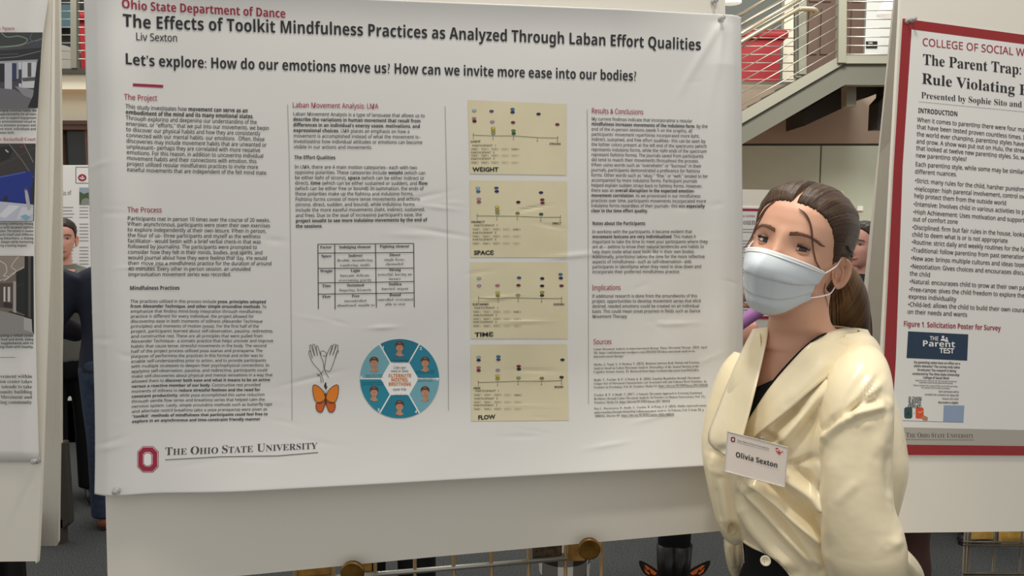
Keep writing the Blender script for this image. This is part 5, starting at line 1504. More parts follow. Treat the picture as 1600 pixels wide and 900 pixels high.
def figure(name, label, x, y, yaw, H=1.66, hair=M_hair_dk, hair_table=None, top=None, legs=None, shoes=None, skirt=None, arms=None, skin=M_skin2, head_yaw=None, boot=0.0, leg_skin=False, sleeve=True, stance=0.09, hair_long=0.0, curl=0.6, top_mats=None, wide=1.0, slim=1.0):
    """a standing person: one continuous body, with hair, clothes and shoes as parts"""
    k = H / 1.66
    M = np.eye(4); cy_, sy_ = math.cos(yaw), math.sin(yaw)
    M[:3, 0] = np.array([cy_, -sy_, 0]) * k; M[:3, 1] = np.array([-sy_, -cy_, 0]) * k; M[:3, 2] = np.array([0, 0, k]); M[:3, 3] = (x, y, 0)
    r = thing(name, label, 'person', (x, y, 0))
    ez = 1.66 - 0.108
    hm = head_matrix((0, 0, 0), 0)
    hy = (head_yaw if head_yaw is not None else yaw)
    HM = head_matrix(np.array([x, y, ez * k]) + M[:3, 1] * 0.015, hy, 0, 0, k)
    hb = xform(head_mb(40, 56), HM)
    bod = []
    b = MB(); b.rings([[np.array([w * math.cos(q), yy + d * math.sin(q), z]) for q in np.linspace(0, 2 * math.pi, 25)[:-1]] for z, w, d, yy in ((1.30, .075, .06, -.01), (1.37, .066, .055, -.01), (1.41, .052, .052, -.01), (1.46, .049, .05, -.008), (1.52, .05, .055, -.005))]); bod.append(b)
    b = MB(); ell_rings(b, [(0, -.01, 1.395, .05, .045), (0, -.01, 1.36, .13, .07), (0, -.005, 1.32, .168, .088), (0, .0, 1.24, .165, .10), (0, .012, 1.17, .15, .11), (0, .0, 1.05, .128, .09), (0, -.005, .95, .15, .10), (0, -.01, .86, .168, .112), (0, -.01, .80, .16, .11)]); bod.append(b)
    arms = arms or [((.17, -.01, 1.33), (.205, -.03, 1.05), (.205, .03, .82)), ((-.17, -.01, 1.33), (-.205, -.03, 1.05), (-.205, .03, .82))]
    sl = []
    for i, (s_, e_, w_) in enumerate(arms):
        s_, e_, w_ = map(np.asarray, (s_, e_, w_))
        b = MB(); limb(b, [s_, (s_ + e_) / 2, e_, (e_ + w_) / 2, w_], [.05, .043, .037, .033, .026]); bod.append(b)
        dd = w_ - e_; dd = dd / np.linalg.norm(dd)
        pn = np.array([-1.0 if i == 0 else 1.0, 0.2, 0.0])
        if abs(dd @ pn) > .9: pn = np.array([0, 0, -1.0])
        bod.append(hand_mb(w_ + dd * .012, dd, pn, 1 if i else -1, curl))
        b = MB(); limb(b, [s_ + (s_ - e_) * .06, (s_ + e_) / 2, e_, (e_ + w_) / 2, w_], [.07 * wide, .06 * wide, .053 * wide, .047 * wide, .042 * wide]); sl.append(b)
    for sg in (1, -1):
        b = MB(); limb(b, [(sg * .085, -.01, .84), (sg * (.088 if slim == 1 else .06), .0, .66), (sg * (.086 if slim == 1 else .04), .0, .48), (sg * (.086 if slim == 1 else .03), -.012, .34), (sg * stance, -.01, .10), (sg * stance, -.005, .045)], [.09] + [q * (1 if slim == 1 else .72) for q in (.075, .055, .055, .038, .04)]); bod.append(b)
    me = remeshed('body', [hb] + [xform(q, M) for q in bod], 0.0075, 3, [skin])
    link('body', me, r)
    # face
    fb = MB()
    for sg in (1, -1):
        for xx, zz, rx, rz, mi, off in ((.031, 0, .012, .0048, 0, .002), (.031, 0, .0052, .0048, 1, .004)):
            P = [np.array([sg * xx + rx * math.cos(q), face_y(sg * xx + rx * math.cos(q), zz + rz * math.sin(q)) + off, zz + rz * math.sin(q)]) for q in np.linspace(0, 2 * math.pi, 17)[:-1]]
            fb.prism(P, (0, .0015, 0), mi)
        part('eye', xform(fb, HM), [M_eyew, M_pupil, M_brow, M_lip], r, smooth=True); fb = MB()
        fb.tube([np.array([sg * q, face_y(sg * q, z) + .002, z]) for q, z in ((.014, .019), (.028, .024), (.044, .021), (.052, .015))], [.002, .0028, .0024, .001], 6, 0)
        fb.tube([np.array([sg * q, face_y(sg * q, z) + .003, z]) for q, z in ((.018, .001), (.031, .0058), (.045, .0)) ], .0014, 6, 1)
        part('eyebrow', xform(fb, HM), [M_brow, M_pupil], r, smooth=True); fb = MB()
    fb.tube([np.array([q, face_y(q, z) + .002, z]) for q, z in ((-.024, -.069), (-.012, -.0725), (0, -.0725), (.012, -.0725), (.024, -.069))], [.001, .003, .0042, .003, .001], 8, 0)
    part('mouth', xform(fb, HM), M_lip, r, smooth=True)
    for sg in (1, -1):
        e = xform(ear_mb(sg), np.array([[1, 0, 0, sg * .0665], [0, 1, 0, -.008], [0, 0, 1, -.018], [0, 0, 0, 1.0]]))
        part('ear', xform(e, HM), skin, r, smooth=True)
    ho = part_m('hair', hair_mb(0.011, hair_table, part_line=False, nphi=96, nz=26), hair, r, HM)
    if hair_long:
        b = MB(); ell_rings(b, [(0, -.045, .03, .078, .07), (0, -.062, -.03, .082, .062), (0, -.07, -.10, .085, .05), (0, -.072, -.10 - hair_long * .6, .08, .045), (0, -.07, -.10 - hair_long, .05, .02)])
        part_m('long_hair', b, hair, r, HM)
    if top:
        b = MB(); ell_rings(b, [(0, -.01, 1.402, .058, .056), (0, -.01, 1.375, .13, .082), (0, -.005, 1.335, .182, .105), (0, .0, 1.24, .185, .122), (0, .012, 1.17, .175, .13), (0, .0, 1.05, .16, .115), (0, -.005, .93, .175, .125), (0, -.01, .84, .185, .13)])
        me = remeshed('top', [xform(b, M)] + [xform(q, M) for q in sl], 0.011, 3, [top])
        link('top', me, r)
    if legs:
        bs = []
        b = MB(); ell_rings(b, [(0, -.005, 1.0, .145, .105), (0, -.01, .90, .175, .125), (0, -.01, .80, .18, .125), (0, -.005, .74, .15, .10)]); bs.append(b)
        for sg in (1, -1):
            b = MB(); limb(b, [(sg * .088, -.01, .86), (sg * (.092 if slim == 1 else .06), .0, .66), (sg * (.09 if slim == 1 else .04), .0, .48), (sg * stance, -.006, .28), (sg * stance, -.01, .06)], [.098] + [q * slim for q in (.085, .075, .070, .068)]); bs.append(b)
        link('trousers', remeshed('trousers', [xform(q, M) for q in bs], 0.011, 3, [legs]), r)
    if skirt:
        b = MB()
        rows = []
        for z, w, d, fl in ((.98, .14, .10, 0), (.88, .175, .125, .004), (.75, .20, .15, .012), (.6, .225, .175, .02), (skirt[1], .24, .19, .026)):
            rows.append([np.array([(w + fl * math.sin(11 * q)) * math.cos(q), (d + fl * math.sin(11 * q)) * math.sin(q), z]) for q in np.linspace(0, 2 * math.pi, 97)[:-1]])
        part('skirt', xform(b_r(rows), M), skirt[0], r, smooth=True)
    if shoes:
        for sg in (1, -1):
            c = (M @ np.array([sg * stance, -.008, 0, 1]))[:3]
            a, s2 = shoe_mb(c, yaw, boot)
            so = part('shoe', a, shoes, r, smooth=True)
            part('sole', s2, mat('dark_sole', (24, 22, 20), 0.7), so)
    return r, M, HM
def b_r(rows):
    b = MB(); b.rings(rows); return b

# ------------------------------------------------------------------ the masked woman
from mathutils.bvhtree import BVHTree
M_satin = mat('cream_satin', (248, 233, 196), 0.3, spec=0.65, sheen=0.1, bump=(11, 0.3, 0.014))
M_satin_shade = mat('cream_satin_slit_shade', (206, 188, 146), 0.5)  # darker copy of the satin, shade painted inside the sleeve slit
M_mask = mat('mask_blue', (216, 225, 231), 0.75)
M_mask_w = mat('mask_white', (238, 240, 240), 0.7)
HY, HPIT, HROLL = math.radians(40), math.radians(10), math.radians(13)
HS = 0.97
HM = head_matrix((0, 0, 0), HY, HPIT, HROLL, HS)
eye_t = at(1221, 381, 1.2)
HM[:3, 3] = eye_t - HM[:3, 1] * 0.075
WX, WY_ = at(1275, 700, 1.29)[:2]
root = thing('person', 'woman in a cream satin blouse and pale blue face mask beside the large poster', 'person', (WX, WY_, 0))

def pxring(y, xl, xr, D, depth, n=120):
    c = at((xl + xr) / 2, y, D)
    a = (xr - xl) / 2 * D / FPX
    return [c + np.array([a * math.cos(q), depth * math.sin(q), 0]) for q in np.linspace(0, 2 * math.pi, n + 1)[:-1]]
TROWS = [(514, 1200, 1340, 1.275, .060), (524, 1182, 1360, 1.28, .072), (540, 1170, 1371, 1.285, .084), (565, 1154, 1380, 1.29, .096), (600, 1140, 1388, 1.29, .108), (650, 1131, 1402, 1.29, .118), (700, 1130, 1411, 1.29, .122), (730, 1135, 1412, 1.29, .120), (760, 1140, 1406, 1.29, .116), (790, 1146, 1398, 1.29, .112), (850, 1158, 1380, 1.29, .108), (900, 1162, 1372, 1.29, .106), (940, 1158, 1376, 1.29, .108)]
TR = smooth_path(TROWS, 14)
# --- continuous body: head, neck, chest, arms, legs
bits = [xform(head_mb(80, 110), HM)]
b = MB(); ell = [(455, 1212, 1296, 1.245, .042), (480, 1205, 1292, 1.25, .046), (505, 1202, 1297, 1.262, .050), (520, 1196, 1318, 1.275, .056), (540, 1180, 1360, 1.285, .07)]
b.rings([pxring(*q, n=40) for q in smooth_path(ell, 5)]); bits.append(b)
b = MB(); b.rings([pxring(q[0] + 5, q[1] + 16, q[2] - 14, q[3], q[4] - (.010 if q[0] < 680 else .028), 60) for q in TR[::4]]); bits.append(b)
hipc = at(1268, 940, 1.29)
b = MB(); ell_rings(b, [(hipc[0], 1.29, hipc[2] + .08, .092, .085), (hipc[0], 1.29, hipc[2], .105, .09), (hipc[0], 1.29, .84, .165, .115), (hipc[0], 1.29, .78, .155, .11)]); bits.append(b)
TY = math.radians(48)
TL_, TF = np.array([math.cos(TY), -math.sin(TY), 0]), np.array([-math.sin(TY), -math.cos(TY), 0])
hips = np.array([hipc[0], 1.29, 0])
legpts = {}
for sg in (1, -1):
    o = hips + TL_ * sg * .085
    pts = [o + np.array([0, 0, .84]), o + np.array([0, 0, .66]), o + np.array([0, 0, .47]), o - TF * .012 + np.array([0, 0, .33]), o + np.array([0, 0, .10]), o + np.array([0, 0, .045])]
    legpts[sg] = pts
    b = MB(); limb(b, pts, [.088, .074, .053, .053, .037, .038]); bits.append(b)
# arms: shoulder, elbow, then forearms reaching behind the back to clasped hands
nearS, nearE = at(1338, 612, 1.185), at(1345, 860, 1.16)
farS, farE = at(1160, 615, 1.37), at(1147, 806, 1.345)
backc = at(1300, 880, 1.47)
nearW, farW = backc + np.array([.04, -.005, -.01]), at(1240, 915, 1.475)
for s_, e_, w_ in ((nearS, nearE, nearW), (farS, farE, farW)):
    b = MB(); kk = 1 if s_ is nearS else .72
    if s_ is nearS: limb(b, [s_, (s_ + e_) / 2, e_, (e_ + w_) / 2, w_], [.038, .038, .034, .026, .020])
    else: limb(b, [s_, (s_ + e_) / 2, e_, at(1148, 850, 1.372), at(1150, 880, 1.39), at(1162, 905, 1.42), w_], [.027, .027, .022, .011, .009, .010, .018])
    bits.append(b)
    d = (w_ - e_) / np.linalg.norm(w_ - e_)
    bits.append(hand_mb(w_ + d * .01, d, (0, -1, 0), 1 if s_ is nearS else -1, .8))
body = link('body', remeshed('body', bits, 0.0036, 5, [M_skin], 0.4), root)

# --- face
for sg in (1, -1):
    C = np.array([sg * .031, face_y(.031, 0.0) - .0062, -.0005])
    tgt = np.linalg.inv(HM) @ np.r_[CAMP, 1]
    g = tgt[:3] - C; g /= np.linalg.norm(g)
    e = MB(); e.sphere(C, .0120, 14)
    ee = part_m('eye', e, M_eyew, root, HM)
    for rr_, off, m, nm in ((.0066, .0004, M_iris, 'iris'), (.0032, .0007, M_pupil, 'pupil')):
        a = np.cross(g, [0, 0, 1.0]); a /= np.linalg.norm(a); u = np.cross(a, g)
        q = MB(); R0 = .0120 + off
        ringl = []
        for f in (1.0, .66, .33, .02):
            th = math.asin(rr_ * f / R0)
            ringl.append([C + R0 * (g * math.cos(th) + (a * math.cos(t_) + u * math.sin(t_)) * math.sin(th)) for t_ in np.linspace(0, 2 * math.pi, 25)[:-1]])
        q.rings(ringl, cap=False)
        part(nm, q, m, ee, smooth=True)
    # lids: spherical shells that leave the almond opening
    def S_(az, el, R):
        return C + R * np.array([math.sin(az) * math.cos(el), math.cos(az) * math.cos(el), math.sin(el)])
    azs = np.radians(np.linspace(-80, 80, 33))
    tilt = sg * math.radians(3)
    up = lambda az: math.radians(15.5) * max(0, 1 - (az / math.radians(66)) ** 2) ** .75 + tilt * math.sin(az)
    lo = lambda az: -math.radians(13) * max(0, 1 - (az / math.radians(66)) ** 2) ** .85 + tilt * math.sin(az)
    lid = MB()
    lid.rings([[S_(az, up(az) + (math.radians(76) - up(az)) * f, R) for az in azs] for f, R in ((0, .0121), (0, .0132), (.2, .0137), (.5, .0134), (.8, .0118), (1, .0095))], cap=False, close=False)
    lid.rings([[S_(az, lo(az) - (math.radians(76) + lo(az)) * f, R) for az in azs] for f, R in ((0, .0121), (0, .0130), (.2, .0135), (.5, .0132), (.8, .0118), (1, .0095))], cap=False, close=False)
    part_m('eyelids', lid, M_skin, root, HM)
    la = MB()
    la.tube([S_(az, up(az), .0134) for az in azs[4:-4]], [.0004 + .0007 * math.sin(math.pi * i / 24) for i in range(25)], 6)
    la.tube([S_(az, lo(az), .0132) for az in azs[6:-6]], .00035, 5)
    rs = np.random.RandomState(5)
    for i in range(34):
        az = math.radians(-62 + 124 * i / 33); p = S_(az, up(az), .0134)
        dirv = np.array([math.sin(az) * 0.7 + sg * .25 * rs.uniform(.5, 1.2), .75, .75 + .2 * rs.rand()]); dirv /= np.linalg.norm(dirv)
        ln = .0055 * (.7 + .5 * rs.rand())
        la.tube([p, p + dirv * ln * .5, p + dirv * ln + np.array([0, -.0008, .0012])], [.00042, .0003, .00008], 4)
    for i in range(18):
        az = math.radians(-55 + 110 * i / 17); p = S_(az, lo(az), .0132)
        dirv = np.array([math.sin(az) * .6 + sg * .2, .7, -.6]); dirv /= np.linalg.norm(dirv)
        la.tube([p, p + dirv * .0028], [.00026, .00006], 4)
    part_m('eyelashes', la, M_lash, root, HM)
    # brow: many short hairs over a soft base strip
    br = MB()
    cen = [(.0125, .0175, .0052), (.021, .0198, .0050), (.031, .0215, .0044), (.041, .0206, .0034), (.049, .0172, .0022), (.055, .0135, .0008)]
    cp = smooth_path(cen, 6)
    for f0, f1 in ((-1, 1),):
        top_ = [np.array([sg * x, face_y(x, z + w * .5) + .0012, z + w * .5]) for x, z, w in cp]
        mid_ = [np.array([sg * x, face_y(x, z) + .0022, z]) for x, z, w in cp]
        bot_ = [np.array([sg * x, face_y(x, z - w * .5) + .0012, z - w * .5]) for x, z, w in cp]
        br.rings([[a, b_, c_] for a, b_, c_ in zip(top_, mid_, bot_)], cap=False, close=False)
    for i in range(150):
        k = rs.randint(0, len(cp) - 1); x, z, w = cp[k]
        z += rs.uniform(-.55, .5) * w; x += rs.uniform(-.001, .001)
        p = np.array([sg * x, face_y(x, z) + .0014, z])
        ang = .9 - 1.0 * k / len(cp) + rs.uniform(-.25, .25)
        x2, z2 = x + .0048 * math.cos(ang), z + .0036 * math.sin(ang)
        br.tube([p, np.array([sg * x2, face_y(x2, z2) + .002, z2])], [.0003, .0001], 4)
    part_m('eyebrow', br, M_brow, root, HM)
    E_ = np.eye(4); a_ = math.radians(-32)
    E_[:3, :3] = np.array([[1, 0, 0], [0, math.cos(a_), -math.sin(a_)], [0, math.sin(a_), math.cos(a_)]])
    yw = sg * math.radians(26)
    E_[:3, :3] = np.array([[math.cos(yw), -math.sin(yw), 0], [math.sin(yw), math.cos(yw), 0], [0, 0, 1]]) @ E_[:3, :3] * .84
    E_[:3, 3] = (sg * .0695, -.010, -.018)
    part_m('ear', xform(ear_mb(sg), E_), M_skin, root, HM)
lp_ = MB()
for z, r in ((-.068, .0032), (-.075, .004)):
    lp_.tube([np.array([x, face_y(x, z) + .001, z + .002 * math.cos(x * 70)]) for x in np.linspace(-.023, .023, 9)], [r * .3, r * .7, r, r, r * .9, r, r, r * .7, r * .3], 8)
part_m('mouth', lp_, M_lip, root, HM)

# --- hair: swept back from a centre part, low ponytail, loose strands
hair = part_m('hair', hair_mb(0.008), M_hair, root, HM)
hs = MB()
rs = np.random.RandomState(21)
for i in range(260):
    sg = 1 if i % 2 else -1
    psi = sg * rs.uniform(.02, 1.62) ** 1.0
    y0 = np.interp(abs(psi), [0, .5, 1.0, 1.62], [.062, .060, .045, -.004]) - rs.uniform(0, .03)
    pts = []
    for q in np.linspace(0, 1, 12):
        y = y0 + (-.098 - y0) * q
        k = math.sqrt(max(.03, 1 - ((y + .008) / .0995) ** 2))
        ps = psi + sg * .25 * q * q * (1.6 - abs(psi))
        sq = .0016 * math.sin(5 * q + i) 
        pts.append(np.array([(.0725 + .0088 + sq * .3) * k * math.sin(ps) * (1.0 if abs(ps) < 2 else .8), y, (.0985 + .0165 + sq * .3) * k * math.cos(ps) - .006]))
    hs.tube(pts, [.0003] + [.0006] * 10 + [.0003], 5)
hso = part_m('hair_strands', hs, mat('strand_chestnut', (78, 54, 38), 0.32), root, HM)
sc = MB()
sc.rings([[head_pt(np.array(p), np.array(z)) * np.array([1, 1, 1]) + np.array([0, .0006, .0008]) for p in (-.022 * 0, )] * 1 for z in (.07,)], cap=False, close=False) if False else None
def tube_px(b, pts, n=8, sub=8):
    """pts: (px, py, D, radius)"""
    P = smooth_path([np.r_[at(x, y, D), r] for x, y, D, r in pts], sub)
    b.tube([p[:3] for p in P], [p[3] for p in P], n)
pony = MB()
tube_px(pony, [(1306, 424, 1.31, .022), (1318, 440, 1.325, .028), (1325, 470, 1.345, .034), (1328, 510, 1.375, .034), (1336, 550, 1.395, .026), (1344, 590, 1.41, .014), (1348, 615, 1.41, .004)], 18)
rs = np.random.RandomState(8)
for i in range(170):
    q = rs.uniform(0, 6.28); f = math.sqrt(rs.rand()) * 1.06
    dx, dz = math.cos(q) * f, math.sin(q) * f
    wv = rs.uniform(-5, 5)
    tube_px(pony, [(1306 + 14 * dx, 424 + 4 * dz, 1.31 + .018 * dz, .0016), (1320 + 26 * dx, 446, 1.325 + .028 * dz, .0021), (1325 + 31 * dx + wv * .4, 474, 1.345 + .033 * dz, .0021), (1329 + 31 * dx - wv * .5, 515, 1.375 + .033 * dz, .0019), (1338 + 23 * dx + wv, 555 + rs.uniform(-4, 6), 1.395 + .026 * dz, .0015), (1346 + 14 * dx + 1.5 * wv, 592 + rs.uniform(-16, 20), 1.41 + .015 * dz, .0003)], 5, 4)
part('ponytail', pony, hair_material('ponytail_hair', (58, 40, 26), (132, 100, 66), 0.42), root, smooth=True)
lo_ = MB()
BT = BVHTree.FromPolygons([tuple(p) for p in verts_of(body.data)], [tuple(p.vertices) for p in body.data.polygons])
def snap(pts, sub=6):
    """lay a strand on the face: the depth comes from the head's own surface"""
    P = smooth_path(pts, sub); D = []
    for x, y, d, r in P:
        h = BT.ray_cast(Vector(CAMP), Vector(ray(x, y)).normalized())
        D.append(h[0][1] - .0022 if h[0] is not None and h[0][1] < 1.3 else None)
    ok = [i for i, d in enumerate(D) if d is not None]
    return [(p[0], p[1], float(np.interp(i, ok, [D[k] for k in ok])), p[3]) for i, p in enumerate(P)]
for pts in ([(1212, 313, 1.15, .0009), (1196, 326, 1.146, .0013), (1184, 346, 1.17, .0013), (1176, 366, 1.185, .0012), (1170, 378, 1.185, .001), (1164, 386, 1.18, .0008), (1160, 388, 1.175, .0004)],
            [(1210, 315, 1.15, .0008), (1199, 324, 1.145, .001), (1187, 345, 1.165, .0009), (1178, 366, 1.183, .0007), (1172, 378, 1.182, .0004)],
            [(1248, 326, 1.145, .0006), (1258, 333, 1.135, .0009), (1265, 345, 1.13, .001), (1269, 362, 1.125, .001), (1270, 382, 1.122, .0009), (1273, 402, 1.12, .0008), (1279, 416, 1.12, .0009), (1286, 424, 1.122, .0006), (1290, 424, 1.125, .0003)],
            [(1250, 329, 1.14, .0004), (1257, 335, 1.133, .0006), (1266, 352, 1.128, .0008), (1270, 384, 1.121, .0006), (1275, 405, 1.12, .0003)],
            [(1290, 442, 1.2, .0004), (1288, 455, 1.2, .0005), (1292, 470, 1.22, .0005), (1294, 480, 1.225, .0003)],
            [(1345, 480, 1.36, .0008), (1356, 520, 1.38, .0009), (1360, 550, 1.39, .0008), (1366, 575, 1.39, .0006), (1373, 592, 1.39, .0003)],
            [(1350, 500, 1.37, .0007), (1358, 540, 1.39, .0008), (1370, 566, 1.39, .0006), (1378, 582, 1.39, .0003)]):
    if pts[0][0] < 1300: pts = snap(pts)
    tube_px(lo_, pts, 6, 8 if len(pts) < 12 else 2)
part('loose_strands', lo_, mat('strand_brown', (92, 62, 46), 0.5), root, smooth=True)

# --- mask, in head space: pleated sheet from nose bridge to under the chin
def mask_pt(u, t):
    """u -1..1 from her right to her left, t 0 top .. 1 bottom"""
    au = abs(u)
    zt = -.0165 - .0085 * au ** 1.6
    zb = -.116 + .044 * au ** 2.4
    z = zt + (zb - zt) * t
    phi = u * math.radians(68)
    b = max(np.interp(z, HZ, HB), .0585 if au > .3 else .052); f = np.interp(z, HZ, HF)
    x = (b + .003) * math.copysign(abs(math.sin(phi)) ** .95, math.sin(phi))
    tt = max(0.0, (t - .38) / .62)
    x *= 1 - .20 * tt * (1 - au ** 6)
    nose = .033 * math.exp(-((t - .30) / .34) ** 2) + .010
    nose *= math.exp(-(au / (.40 + .25 * t)) ** 1.7)
    y = f * max(0.02, math.cos(phi)) ** .92 + nose + .004
    if t > .82: y -= .020 * ((t - .82) / .18) ** 2 * (1 - .6 * au)
    ridge = .003 * math.exp(-(au / .07) ** 2) * (1 - t) 
    step = 0.0032 * (t < .44) + 0.0026 * (t < .74)
    return np.array([x, y + ridge, z]) + np.array([math.sin(phi), math.cos(phi), 0]) * step
NU = 60
ts = list(np.linspace(0, .43, 14)) + list(np.linspace(.441, .73, 12)) + list(np.linspace(.741, 1, 12))
mk = MB()
mk.rings([[mask_pt(u, t) + np.array([0, 0, .0006 * math.sin(12 * u + 9 * t) * (1 - abs(u))]) for u in np.linspace(-1, 1, NU + 1)] for t in ts], cap=False, close=False)
msk = part_m('face_mask', mk, M_mask, root, HM, smooth=True, fix=True)
md = msk.modifiers.new('thickness', 'SOLIDIFY'); md.thickness = .0009; md.offset = 1
bd_ = MB()
for t0, t1 in ((-.01, .075), ):
    bd_.rings([[mask_pt(u, max(t, 0)) + np.array([math.sin(u * 1.19), math.cos(u * 1.19), 0]) * (.0013 + h) + np.array([0, 0, .001 if t < 0 else 0]) for u in np.linspace(-1, 1, NU + 1)] for t, h in ((t0, 0), (.0, .0006), (.035, .0004), (.04, .0), (.045, .0006), (t1, .0005), (t1, -.0006))], cap=False, close=False)
part('nose_band', bd_, M_mask_w, msk, smooth=True)
for u in (-1, 1):
    sd = MB()
    sd.rings([[mask_pt(u * q, t) + np.array([u * .6, .5, 0]) * (.0012 + .0006 * (i % 2)) for q in (.93, .96, 1.0)] for i, t in enumerate(np.linspace(0, 1, 60))], cap=False, close=False)
    part('side_binding', sd, M_mask, msk, smooth=True)
    lpm = MB()
    A0, A1 = mask_pt(u, .04), mask_pt(u, .96)
    et, eb, em_ = np.array([u * .0725, -.003, .006]), np.array([u * .0735, -.006, -.050]), np.array([u * .072, -.026, -.018])
    lpm.tube(smooth_path([A0, (A0 + et) / 2 + np.array([u * .004, 0, 0]), et, em_], 6), .0011, 6); lpm.tube(smooth_path([A1, (A1 + eb) / 2 + np.array([u * .005, 0, 0]), eb, em_], 6), .0011, 6)
    part('ear_loop', lpm, M_mask_w, msk, smooth=True)

# --- blouse
b = MB(); b.rings([pxring(*q, n=220) for q in smooth_path(TROWS, 18)], cap=False)
me_full = b.mesh('full', M_satin)
bm_ = bmesh.new(); bm_.from_mesh(me_full)
TREE = BVHTree.FromBMesh(bm_); bm_.free()
def hit(x, y, fallback=1.25):
    d = ray(x, y)
    h = TREE.ray_cast(Vector(CAMP), Vector(d / np.linalg.norm(d)))
    return h[0][1] if h[0] is not None else fallback
def inside(poly, pts):
    x, y = pts[:, 0], pts[:, 1]; r = np.zeros(len(pts), bool)
    n = len(poly)
    for i in range(n):
        x0, y0 = poly[i]; x1, y1 = poly[(i + 1) % n]
        c = ((y0 > y) != (y1 > y)) & (x < (x1 - x0) * (y - y0) / (y1 - y0 + 1e-12) + x0)
        r ^= c
    return r
def seg_dist(pts, line):
    best = np.full(len(pts), 1e9); 
    line = np.array(line, float)
    for a, c in zip(line[:-1], line[1:]):
        d = c - a; t = np.clip(((pts - a) @ d) / (d @ d), 0, 1)
        best = np.minimum(best, np.linalg.norm(pts - a - t[:, None] * d, axis=1))
    return best
def fold(me, folds, front_only=True):
    v, n = verts_of(me), normals_of(me)
    px = project_many(v)
    view = v - CAMP; view /= np.linalg.norm(view, axis=1)[:, None]
    fac = np.clip(-(n * view).sum(1) * 2.5, 0, 1) if front_only else 1.0
    d = np.zeros(len(v))
    for line, amp, w in folds:
        ln = smooth_path(line, 6)
        dist = seg_dist(px, ln)
        # taper at both ends
        e0 = np.linalg.norm(px - np.array(line[0]), axis=1); e1 = np.linalg.norm(px - np.array(line[-1]), axis=1)
        d += amp * np.exp(-(dist / w) ** 2) * np.clip(np.minimum(e0, e1) / (2.0 * w), 0.15, 1)
    set_verts(me, v + n * (d * fac)[:, None])
FOLDS = [([(1162, 748), (1195, 786), (1238, 838), (1284, 890)], .0085, 9), ([(1172, 742), (1215, 780), (1250, 815), (1288, 850)], .008, 7), ([(1158, 770), (1178, 815), (1205, 850), (1245, 895)], .007, 13),
         ([(1176, 758), (1214, 800), (1262, 862), (1276, 890)], -.006, 6), ([(1188, 742), (1235, 782), (1288, 822)], -.007, 7), ([(1210, 735), (1250, 762), (1290, 795)], .005, 9), ([(1235, 730), (1262, 748), (1290, 768)], -.004, 7),
         ([(1318, 566), (1296, 612), (1284, 660), (1279, 720), (1278, 800)], .010, 8), ([(1300, 585), (1268, 630), (1240, 668), (1212, 700)], .007, 9), ([(1280, 640), (1258, 668), (1234, 700)], -.004, 10), ([(1232, 730), (1262, 718), (1282, 706)], -.003, 5),
         ([(1222, 690), (1205, 684), (1185, 680)], -.005, 6), ([(1200, 672), (1222, 655), (1250, 634)], -.005, 7), ([(1120, 690), (1135, 705), (1150, 712)], -.006, 6), ([(1112, 720), (1130, 722), (1148, 718)], .005, 6)]
b.f = b.f
me = b.mesh('blouse', M_satin, smooth=True)
fold(me, [(l_, a_ * 2.6, w_) for l_, a_, w_ in FOLDS])
# open the neckline and the front hem
v = verts_of(me); px = project_many(v)
VNECK = [(1186, 500), (1190, 545), (1182, 590), (1172, 628), (1163, 662), (1157, 690), (1163, 684), (1186, 640), (1212, 606), (1246, 566), (1272, 545), (1318, 526), (1335, 500)]
HEM = [(1120, 846), (1163, 850), (1178, 857), (1196, 866), (1216, 880), (1232, 897), (1246, 925), (1262, 960), (1100, 960)]
nn = normals_of(me)
fr_ = ((v - CAMP) * nn).sum(1) < 0
kill = (inside(VNECK, px) | inside(HEM, px)) & fr_
bm_ = bmesh.new(); bm_.from_mesh(me); bm_.verts.ensure_lookup_table()
bmesh.ops.delete(bm_, geom=[bm_.verts[i] for i in np.nonzero(kill)[0]], context='VERTS')
bm_.to_mesh(me); bm_.free()
blouse = link('blouse', me, root)
md = blouse.modifiers.new('thickness', 'SOLIDIFY'); md.thickness = .0018; md.offset = -1
sm_ = blouse.modifiers.new('smooth', 'SMOOTH'); sm_.iterations = 2; sm_.factor = .4

def ribbon(name, inner, outer, parent, m, lift=.006, puff=.004, sub=10, across=12, thick=.0022, folds=None, edge=0.0):
    """cloth strip between two edges given as (px, py, D or None)"""
    I, O2 = smooth_path(inner, sub), smooth_path(outer, sub)
    rows = []
    for a, c in zip(I, O2):
        rows.append([a + (c - a) * j / across for j in range(across + 1)])
    b = MB()
    pr = []
    for r_ in rows:
        pr.append([at(q[0], q[1], q[2] - lift - puff * math.sin(math.pi * min(1, (j + .35) / (across + .7))) - edge * (j / across) ** 3) for j, q in enumerate(r_)])
    b.rings(pr, cap=False, close=False)
    me = b.mesh(name, m, smooth=True)
    if folds: fold(me, folds)
    o = link(name, me, parent)
    md = o.modifiers.new('thickness', 'SOLIDIFY'); md.thickness = thick; md.offset = -1
    return o
def dpt(x, y, fb=1.25, add=0.0): return (x, y, hit(x, y, fb) + add)
inn = [(1356, 515, 1.315), (1332, 512, 1.275), (1303, 516, 1.235), dpt(1266, 536), dpt(1234, 568), dpt(1205, 602), dpt(1184, 632), dpt(1167, 660), dpt(1157, 690)]
out = [(1380, 560, 1.285), (1368, 561, 1.235), dpt(1340, 566), dpt(1304, 582), dpt(1270, 608), dpt(1240, 634), dpt(1212, 656), dpt(1188, 674), dpt(1166, 694)]
ribbon('collar', inn, out, blouse, M_satin, lift=.006, puff=.005, edge=.006, folds=[([(1300, 560), (1262, 596), (1226, 632)], .003, 8), ([(1290, 535), (1250, 580), (1205, 628), (1175, 668)], -.002, 10)])
inn = [(1200, 511, 1.275), (1196, 535, 1.255), (1187, 575, 1.225), (1178, 612, 1.20), (1169, 648, 1.19), (1160, 680, 1.185), (1155, 696, 1.185)]
